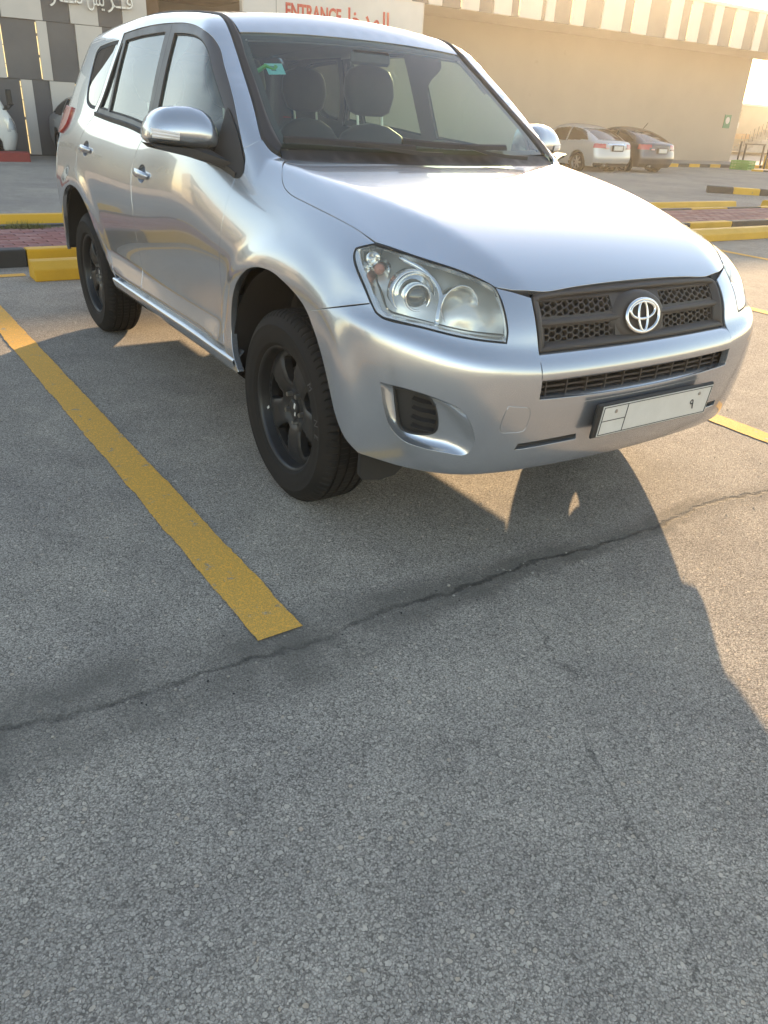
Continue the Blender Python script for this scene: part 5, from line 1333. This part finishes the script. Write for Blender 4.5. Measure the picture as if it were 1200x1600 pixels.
# ------------------------------------------------------------------ things at the far right
def lattice_crate(x, y, rz):
    t = empty('crate', (x, y, 0), rz, label='low green plastic crate on the asphalt by the wall corner', cat='crate')
    bm = bmesh.new(); w, d, h = .95, .62, .34
    bm_box(bm, (0, 0, .03), (d, w, .03))
    link('crate_base', bm_mesh('crate_base', bm), M['greenpl'], t)
    for nm, cx, cy, sx, sy in (('crate_side', d / 2, 0, .02, w), ('crate_side', -d / 2, 0, .02, w), ('crate_side', 0, w / 2, d, .02), ('crate_side', 0, -w / 2, d, .02)):
        bm = bmesh.new()
        for z in (.05, .14, .23, .32): bm_box(bm, (cx, cy, z), (sx, sy, .045))
        L_ = max(sx, sy); n_ = 6
        for k in range(n_ + 1):
            o_ = -L_ / 2 + .02 + (L_ - .04) * k / n_; bm_box(bm, (cx, cy + o_, .18) if sy > sx else (cx + o_, cy, .18), (sx * .8 if sy > sx else .035, .035 if sy > sx else sy * .8, .30))
        link(nm, bm_mesh(nm, bm), M['greenpl'], t)
lattice_crate(-16.7, 26.2, .35)
rk_ = empty('barrier_rack', (-17.6, 28.5, 0), label='black metal rack with a yellow block under it by the corner', cat='rack')
for (a, b) in ((-.5, -.3), (-.5, .9), (.5, -.3), (.5, .9)): box('leg', (a, b, .42), (.05, .05, .84), M['blackmetal'], rk_)
box('rail', (-.5, .3, .86), (.06, 1.3, .05), M['blackmetal'], rk_); box('rail', (.5, .3, .86), (.06, 1.3, .05), M['blackmetal'], rk_); box('rail', (.5, .3, .45), (.04, 1.15, .04), M['blackmetal'], rk_)
o = box('concrete_block', (-17.3, 29.3, .25), (.7, .9, .5), M['yellow'], None, .03, label='yellow painted concrete block standing behind the black rack', cat='block')
kerb3 = empty('kerb', kind='structure')
# striped traffic island
def kerb_obl(p0, p1, n_, w, h, first, parent):
    p0, p1 = np.array(p0, float), np.array(p1, float); d = (p1 - p0) / n_; L_ = np.linalg.norm(d); a = math.atan2(d[1], d[0]); col = first
    for k in range(n_):
        c_ = p0 + d * (k + .5); box('kerb_block', (c_[0], c_[1], h / 2), (L_ - .01, w, h), M[col], parent, .02, rot=rotz(a), seg=2); col = 'black' if col == 'yellow' else 'yellow'
kerb_obl((-10.3, 15.55), (-6.4, 19.3), 9, .22, .16, 'black', kerb3)
kerb_obl((-19.2, 30.6), (-17.0, 31.5), 5, .2, .14, 'yellow', kerb3)
# building beyond, with outside stairs
fb = empty('far_building', (-34, 45, 0), label='sunlit tan building with outside stairs beyond the wall corner', cat='building')
box('wall', (-3, 12, 1.42), (5, 40, 2.84), M['tan'], fb)
box('parapet', (-3, 12, 2.90), (5.2, 40.2, .12), M['panelw'], fb); box('string_course', (-.40, 3.6, .95), (.24, 7.2, .32), M['orange'], fb)
box('window', (-.47, 5.6, 2.3), (.08, .5, .5), M['darkglass'], fb, .01); box('air_conditioner', (-.3, 5.2, 1.6), (.3, .5, .35), M['panelw'], fb, .02)
for k in range(9): box('stair_step', (.2, 5.6 + .42 * k, .08 + .08 * k), (1.2, .42, .16 + .16 * k), M['concrete'], fb)
for k in range(10): box('baluster', (.2, 5.6 + .42 * k, .60 + .155 * k), (.03, .03, .8), M['blackmetal'], fb)
# out-of-frame skyline added for the door reflections, raised to hide the bright horizon
for (x, y, sx, sy, h, m, lab) in ((-46, -34, 26, 10, 7.2, 'concrete', 'long low grey block added out of frame for the door reflections, far left of the striped facade'), (-22, -52, 20, 9, 7.4, 'concrete', 'square pale grey block added out of frame for the door reflections, left of the parking bays'), (-72, -18, 20, 14, 9.0, 'concrete', 'grey concrete block added for the door reflections, far beyond the striped facade'), (-60, -48, 26, 9, 8.2, 'concrete', 'wide grey block added out of frame for the door reflections, between the long and the square ones'), (-84, -44, 34, 9, 10.5, 'concrete', 'tall grey block added out of frame to hide the bright horizon in reflections')):
    t = empty('far_building', (x, y, -.3), .25, label=lab, cat='building')
    box('wall', (0, 0, h / 2), (sx, sy, h), M[m], t); box('parapet', (0, 0, h + .06), (sx + .3, sy + .3, .12), M['panelw'], t)
    for k in range(int(sx / 2.5)): box('window', (-sx / 2 + 1.5 + 2.5 * k, sy / 2, h * .55), (1.1, .12, 1.2), M['darkglass'], t); box('window', (sx / 2, -sy / 2 + 1.2 + k * sy / max(1, int(sx / 2.5)), h * .55), (.12, .9, 1.2), M['darkglass'], t)
# building, what stands at its foot and far buildings, scaled up about the camera
EYE = M4.translation.copy(); KB = 1.19  # coordinates above come from image pixels at a nominal distance
REL = Matrix.Translation(EYE) @ Matrix.Scale(KB, 4) @ Matrix.Translation(-EYE)
for o in [q for q in COL.objects if q.parent is None and q.name.split('.')[0] in ('store_building', 'storefront_lettering', 'entrance_sign', 'wall_sign', 'bollard', 'crate', 'barrier_rack', 'concrete_block', 'far_building')] + [kerb2]:
    o.matrix_world = REL @ (Matrix.Translation(o.location) @ o.rotation_euler.to_matrix().to_4x4() @ Matrix.Diagonal((*o.scale, 1)))
for o in list(kerb3.children): o.location.z = -.045 if o.data.vertices[0].co.x > -14 else -.25
# ------------------------------------------------------------------ other vehicles, built from one implicit shape each
def surface_net(fn, lo, hi, h):
    ax = [np.arange(a, b + h, h) for a, b in zip(lo, hi)]; nx, ny, nz = map(len, ax)
    G = np.stack(np.meshgrid(*ax, indexing='ij'), -1); f = fn(G.reshape(-1, 3)).reshape(nx, ny, nz); s = f < 0
    C = np.stack([s[i:nx - 1 + i, j:ny - 1 + j, k:nz - 1 + k] for i in (0, 1) for j in (0, 1) for k in (0, 1)], -1)
    act = C.any(-1) & ~C.all(-1); idx = -np.ones(act.shape, int); idx[act] = np.arange(act.sum())
    P = np.stack(np.meshgrid(*[a[:-1] + h / 2 for a in ax], indexing='ij'), -1)[act]
    for _ in range(6):
        e = .004; g = np.stack([(fn(P + np.eye(3)[k] * e) - fn(P - np.eye(3)[k] * e)) / (2 * e) for k in range(3)], 1); v = fn(P)
        P = P - np.clip(v / (np.maximum((g * g).sum(1), .2)), -h, h)[:, None] * g * .8
    Q = []
    for a in range(3):
        b, c = (a + 1) % 3, (a + 2) % 3
        s0 = np.take(s, range(0, s.shape[a] - 1), a); s1 = np.take(s, range(1, s.shape[a]), a); ch = np.argwhere(s0 != s1)
        for p in ch:
            if p[b] == 0 or p[c] == 0 or p[b] >= act.shape[b] or p[c] >= act.shape[c]: continue
            q = []
            for db, dc in ((-1, -1), (0, -1), (0, 0), (-1, 0)):
                r = p.copy(); r[b] += db; r[c] += dc; q.append(idx[tuple(r)])
            if min(q) < 0: continue
            Q.append(q if s[tuple(p)] else q[::-1])
    return P, np.array(Q)
def car_F(S):
    pw = nspl(S['zk'], S['wk']); ph = nspl(*S['hood']); pr = nspl(*S['roof']); xf = nspl(*S['front']); xr = nspl(*S['rear'])
    def fn(P):
        x, y, z = P.T; a = np.abs(y); side = a - pw(z)
        low = rmax(side, z - ph(x) + .03 * (a / .8) ** 2, .10)
        up = rmax(side + S.get('tumble', .0), z - pr(x) + .07 * (a / .7) ** 2, .12)
        f = np.minimum(low, up)
        f = rmax(f, x - xf(z) + .18 * (a / .85) ** 2.5, .16); f = rmax(f, xr(z) - x + .14 * (a / .85) ** 2.5, .14)
        f = np.maximum(f, -(z - S.get('floor', .22)))
        for wx in S['wheels']: f = np.maximum(f, np.minimum(S['wr'] + .055 - np.hypot(x - wx, z - S['wr']), 10) * np.where(a > .55, 1, -1) if False else np.where(a > .52, (S['wr'] + .055) - np.hypot(x - wx, z - S['wr']), -1))
        return f
    return fn
def small_wheel(S, parent, m_rim):
    w = S['wr']; v, f = lathe([(w * .66, .07), (w * .7, .085), (w * .88, .095), (w * .97, .08), (w, .055), (w, -.08), (w * .6, -.09)], 40); me_t = mesh('tyre', v, f, smooth=True); me_t.materials.append(M['tyre'])
    V, FC = lathe([(w * .66, .07), (w * .62, .055), (w * .60, .0)], 40); me_b = mesh('wheel', V, FC, smooth=True)
    bm = bmesh.new(); bm.from_mesh(me_b)
    for k in range(7):
        a = 2 * math.pi * k / 7; bm_box(bm, (w * .34 * math.cos(a), -.055, w * .34 * math.sin(a)), (w * .56, .02, w * .17), .006, rot=Matrix.Rotation(-a, 3, 'Y'))
    bmesh.ops.create_cone(bm, cap_ends=True, segments=16, radius1=w * .18, radius2=w * .18, depth=.05, matrix=Matrix.Translation((0, -.05, 0)) @ Matrix.Rotation(math.radians(90), 4, 'X'))
    me = bm_mesh('wheel', bm); me.materials.append(m_rim)
    for wx in S['wheels']:
        for s in (1, -1):
            o = link('wheel', me, None, parent); o.location = (wx, -s * (S['tw'] - .09), w); o.rotation_euler = (0, 0, 0 if s == 1 else math.pi)
            link('tyre', me_t, None, o)
            b = bmesh.new(); bmesh.ops.create_cone(b, cap_ends=True, segments=24, radius1=w * .6, radius2=w * .6, depth=.02, matrix=Matrix.Rotation(math.radians(90), 4, 'X')); link('brake_drum', bm_mesh('brake_drum', b), M['under'], o)
def build_car(name, S, loc, rz, m_body, label, cat, h=.03, rim=None, group=None, parts=None):
    t = empty(name, loc, rz, label=label, cat=cat)
    if group: t['group'] = group
    fn = car_F(S); P, Q = surface_net(fn, S['lo'], S['hi'], h)
    C = P[Q].mean(1); e = .006
    N = np.stack([fn(P + np.eye(3)[k] * e) - fn(P - np.eye(3)[k] * e) for k in range(3)], 1); N /= np.linalg.norm(N, axis=1, keepdims=True) + 1e-9
    NC = N[Q].mean(1); done = np.zeros(len(Q), bool); 
    for nm, mm, test, push in S['regions'](C, NC):
        k = test & ~done; done |= k
        if not k.any(): continue
        q = Q[k]; u, inv = np.unique(q, return_inverse=True); inv = inv.reshape(q.shape)
        link(nm, mesh(nm, P[u] - N[u] * push, inv, normals=N[u]), mm, t)
    q = Q[~done]; u, inv = np.unique(q, return_inverse=True); inv = inv.reshape(q.shape)
    link('body', mesh('body', P[u], inv, normals=N[u]), m_body, t)
    small_wheel(S, t, rim or M['steel'])
    bmx = bmesh.new(); L0 = (S['hi'][0] + S['lo'][0]) / 2; bm_box(bmx, (L0, 0, S.get('floor', .22) + .03), ((S['hi'][0] - S['lo'][0]) * .82, S['tw'] * 1.25, .06)); link('underbody', bm_mesh('underbody', bmx), M['under'], t)
    return t
def poly_in(X, Z, pts): return inside(np.stack([X, Z], 1), np.array(pts))
def sedan_regions(kind):
    def reg(C, N):
        x, y, z = C.T; a = np.abs(y); sidey = np.abs(N[:, 1]) > .55
        g1 = poly_in(x, z, [(-1.0, .95), (-1.28, 1.30), (-1.95, 1.37), (-1.95, .96)]); g2 = poly_in(x, z, [(-2.02, .96), (-2.02, 1.37), (-2.65, 1.30), (-2.95, 1.02)])
        yield_ = []
        for s in (1, -1):
            yield_.append(('side_window', M['darkglass'], sidey & (g1) & (y * s > 0), .006)); yield_.append(('side_window', M['darkglass'], sidey & (g2) & (y * s > 0), .006))
        yield_.append(('rear_window', M['darkglass'], (x < -2.45) & (x > -3.35) & (N[:, 0] < -.15) & (a < .60 - .0 * a) & (z > 1.03) & (z < 1.345), .004))
        yield_.append(('windscreen', M['darkglass'], (x > -1.2) & (x < -.3) & (N[:, 0] > .2) & (a < .62) & (z > .96) & (z < 1.35), .004))
        rr = S_['lo'][0] + .1
        for s in (1, -1):
            if kind == 0:
                yield_.append(('tail_light', M['red'], (y * s > .50) & (x < -3.28) & (z > .80) & (z < .92), -.004))
            else:
                yield_.append(('tail_light', M['red'], (y * s > .48) & (x < -3.12) & (z > .80) & (z < .94) & (z > .80 + (a < .6) * .05), -.004))
        yield_.append(('boot_trim', M['chrome'] if kind == 0 else m_dark_trim, (a < .42) & (N[:, 0] < -.6) & (z > .895) & (z < .935), -.004))
        yield_.append(('bumper_lower', M['plastic'], (N[:, 0] < -.3) & (z < .34), -.002))
        for s in (1, -1): yield_.append(('headlight', M['lens_solid'], (x > .45) & (y * s > .42) & (z > .60) & (z < .76) & (N[:, 0] > .15), -.003))
        yield_.append(('radiator_grille', M['plastic'], (x > .5) & (a < .38) & (z > .52) & (z < .70) & (N[:, 0] > .5), .004))
        for xx in (-.93, -1.98, -2.72):
            pass
        return yield_
    return reg
m_dark_trim = mat('boot_trim_dark', (.10, .10, .10), .3, .7)
M['lens_solid'] = mat('headlamp_clear', (.55, .57, .58), .1, .3, 1.0)
S_ = dict(zk=[.2, .4, .6, .8, .92, 1.05, 1.2, 1.35, 1.5], wk=[.80, .86, .875, .872, .85, .79, .72, .63, .54], hood=([-3.6, -3.2, -2.7, -1.2, -.6, 0, .5, .85, 1.0], [1.02, 1.035, 1.04, 1.0, .98, .92, .82, .70, .6]),
          roof=([-3.7, -3.35, -2.9, -2.45, -2.0, -1.5, -1.1, -.6, -.2], [.86, 1.02, 1.24, 1.41, 1.475, 1.47, 1.36, 1.08, .84]), front=([.2, .4, .6, .8, 1.0], [.72, .80, .80, .70, .5]), rear=([.2, .35, .5, .7, .9, 1.05], [-3.45, -3.56, -3.60, -3.56, -3.52, -3.46]),
          wheels=(0, -2.6), wr=.315, tw=.87, lo=(-3.72, -1.0, .1), hi=(.98, 1.0, 1.6), regions=None, floor=.22)
S1 = dict(S_); S1['regions'] = sedan_regions(0); S2 = dict(S_); S2['regions'] = sedan_regions(1)
S2['roof'] = ([-3.7, -3.35, -2.9, -2.45, -2.0, -1.5, -1.1, -.6, -.2], [.84, 1.02, 1.22, 1.375, 1.45, 1.45, 1.34, 1.06, .82]); S2['rear'] = ([.2, .35, .5, .7, .9, 1.05], [-3.38, -3.47, -3.52, -3.48, -3.44, -3.40])
def rear_details(t, m_plate_z, xr, antenna=False):
    p = box('number_plate', (xr, 0, m_plate_z), (.02, .42, .13), M['plate'], t, .005); box('plate_recess', (xr + .022, 0, m_plate_z), (.02, .56, .19), M['under'], t, .01)
    for s in (1, -1):
        box('reversing_light', (xr + .03, s * .50, .80), (.05, .16, .05), M['redlens'], t, .012)
        mo = box('door_mirror', (-.80, s * .98, 1.0), (.10, .20, .13), M['sedwhite'] if not antenna else M['seddark'], t, .04, seg=2); box('mirror_stalk', (0, -s * .12, -.03), (.05, .12, .03), M['plastic'], mo); mo.data.transform(Matrix.Translation((.80, -s * .98, -1.0))); mo.location = (-.80, s * .98, 1.0)
        for dx in (-1.75, -2.72): box('door_handle', (dx, s * .872, .86), (.16, .02, .025), M['sedwhite'] if not antenna else M['seddark'], t, .006)
    V, FC = sweep([(-2.55, .1, 1.42), (-2.72, .1, 1.60)], circ(.008, 6)); 
    if antenna: link('antenna', mesh('antenna', V, FC), M['plastic'], t)
    box('exhaust', (xr + .1, .5, .27), (.16, .07, .07), M['steel'], t, .02)
# both stand nose-in to the wall: car x axis points to -x of the lot
w_ = build_car('parked_car', S1, (-20.8, 19.95, -.215), math.pi, M['sedwhite'], 'pale silver sedan parked nose in to the beige wall, nearest the SUV', 'car', .032, M['steel'], 'sedans parked along the beige wall')
rear_details(w_, .80, -3.60)
d_ = build_car('parked_car', S2, (-20.75, 22.25, -.215), math.pi, M['seddark'], 'dark grey sedan with roof aerial parked beside the pale silver sedan', 'car', .032, M['steel'], 'sedans parked along the beige wall')
rear_details(d_, .76, -3.52, True)
# blue grey car peeping out behind the SUV's tail
S3 = dict(S_); S3['regions'] = sedan_regions(0)
b_ = build_car('parked_car', S3, (-18.2, 3.78, -.175), 0.0, M['bluecar'], 'blue grey car mostly hidden behind the tail of the silver SUV', 'car', .036)
rear_details(b_, .80, -3.60)
# white van at the left edge
def van_regions(C, N):
    x, y, z = C.T; a = np.abs(y); out = []; sidey = np.abs(N[:, 1]) > .6
    g1 = poly_in(x, z, [(.42, 1.04), (.12, 1.66), (-.78, 1.72), (-.78, 1.0)]); g2 = poly_in(x, z, [(-.95, 1.02), (-.95, 1.72), (-2.3, 1.72), (-2.3, 1.02)]); g3 = poly_in(x, z, [(-2.42, 1.02), (-2.42, 1.72), (-3.6, 1.70), (-3.7, 1.02)])
    for s in (1, -1):
        for g in (g1, g2, g3): out.append(('side_window', M['darkglass'], sidey & g & (y * s > 0), .008))
        out.append(('headlight', M['lens_solid'], (x > .48) & (y * s > .50) & (z > .66) & (z < .92) & (N[:, 0] > .1), -.004))
    out.append(('windscreen', M['darkglass'], (a < .70) & (N[:, 0] > .4) & (z > 1.05) & (z < 1.72), .006)); out.append(('bumper', M['vanwhite'], (x > .40) & (z < .60), -.012)); out.append(('radiator_grille', M['plastic'], (x > .5) & (a < .46) & (z > .66) & (z < .82) & (N[:, 0] > .5), .006))
    return out
SV = dict(zk=[.2, .5, .8, 1.0, 1.3, 1.6, 1.85, 2.0], wk=[.80, .845, .85, .84, .80, .74, .68, .64], hood=([-4.2, -1, 0, .5, .8], [1.0, 1.0, 1.02, 1.02, .92]), roof=([-4.2, -3.9, -2, -.6, -.2, .1, .35, .58, .72, .85], [1.8, 1.94, 1.98, 1.97, 1.93, 1.82, 1.56, 1.20, .98, .8]),
          front=([.2, .5, .8, 1.0, 1.2], [.70, .80, .80, .76, .68]), rear=([.2, .5, 1.0, 1.5, 2.0], [-3.95, -4.0, -3.98, -3.92, -3.8]), wheels=(0, -2.57), wr=.32, tw=.83, lo=(-4.15, -1.0, .1), hi=(.95, 1.0, 2.1), regions=van_regions, floor=.24)
van = build_car('van', SV, (-20.2, 1.0, -.21), math.pi / 2, M['vanwhite'], 'white minibus at the left edge with a black bracket mirror', 'van', .04)
V, FC = sweep([(.30, -.74, 1.06), (.40, -.80, 1.10), (.62, -.80, 1.12), (.70, -.78, 1.20), (.74, -.74, 1.22)], circ(.017, 8), up=Vector((0, 1, 0))); br = link('mirror_bracket', mesh('mirror_bracket', V, FC), M['blackmetal'], van)
box('mirror_head', (.66, -.80, 1.36), (.12, .10, .34), M['blackmetal'], br, .03, seg=2); box('bracket_clamp', (.30, -.76, 1.06), (.09, .06, .08), M['blackmetal'], br, .01); box('bracket_joint', (.56, -.80, 1.15), (.07, .05, .08), M['blackmetal'], br, .01)
o = prism_y('wheel_stop', [(-18.95, -.2), (-18.98, 0), (-19.18, .03), (-19.32, -.2)], -4.0, 1.86, M['redpaint'], None, .02, label='long red kerb stone in front of the white minibus', cat='wheel stop', group='red kerb stones by the striped facade')
o = prism_y('wheel_stop', [(-18.95, -.2), (-18.98, 0), (-19.18, .03), (-19.32, -.2)], 2.50, 5.2, M['redpaint'], None, .02, label='red kerb stone in front of the blue grey car', cat='wheel stop', group='red kerb stones by the striped facade')

# loose chippings and grit lying on the asphalt
bm = bmesh.new()
for k in range(520):
    u = random.random() ** .6; x = random.uniform(-3.5, 2.3); y = random.uniform(-2.6, 2.2)
    if k < 60: x = .86 + random.gauss(0, .07); y = random.uniform(-2.4, 1.4)
    r = random.uniform(.0018, .0042) * (1.5 if random.random() < .06 else 1)
    mt_ = Matrix.Translation((x, y, r * .55)) @ Matrix.Rotation(random.uniform(0, 6.28), 4, 'Z') @ Matrix.Diagonal((r * random.uniform(.8, 1.5), r, r * random.uniform(.5, .9), 1))
    bmesh.ops.create_icosphere(bm, subdivisions=1, radius=1.0, matrix=mt_)
M['grit'] = m_dirty('stone_grit', (.42, .38, .32), (.24, .22, .19), 40, .9, .2, 200, .001)
link('grit', bm_mesh('grit', bm), M['grit'], None, kind='stuff')
bm = bmesh.new()
for k in range(40):
    x = random.uniform(-1.5, 2.0); y = random.uniform(-2.4, 1.4)
    if k < 22: x = .88 + random.gauss(0, .06); y = random.uniform(-2.0, .2)
    r = random.uniform(.0015, .0032)
    if x > 1.2: r *= .6
    if k == 39: x, y, r = 1.22, -2.17, .0045
    bmesh.ops.create_icosphere(bm, subdivisions=1, radius=1.0, matrix=Matrix.Translation((x, y, r * .4)) @ Matrix.Rotation(random.uniform(0, 6.28), 4, 'Z') @ Matrix.Diagonal((r * random.uniform(1, 2.2), r, r * .45, 1)))
link('debris', bm_mesh('debris', bm), M['under'], None, kind='stuff')
# ------------------------------------------------------------------ haze volume added to stand in for the warm lens flare veil
hz = box('flare_haze', (0, 0, 3.4), (1820, 1820, 10.8), None, kind='stuff') if False else None
bm = bmesh.new(); bm_box(bm, (0, 0, 2.55), (1820, 1820, 9.1)); hz = link('flare_haze', bm_mesh('flare_haze', bm), None, None, kind='stuff')
mh = bpy.data.materials.new('flare_haze'); mh.use_nodes = True; nh = mh.node_tree.nodes; nh.clear(); oh = nh.new('ShaderNodeOutputMaterial'); vh = nh.new('ShaderNodeVolumePrincipled')
vh.inputs['Density'].default_value = .0015; vh.inputs['Color'].default_value = (.96, .90, .80, 1); vh.inputs['Anisotropy'].default_value = .72
mh.node_tree.links.new(vh.outputs[0], oh.inputs['Volume']); hz.data.materials.append(mh)
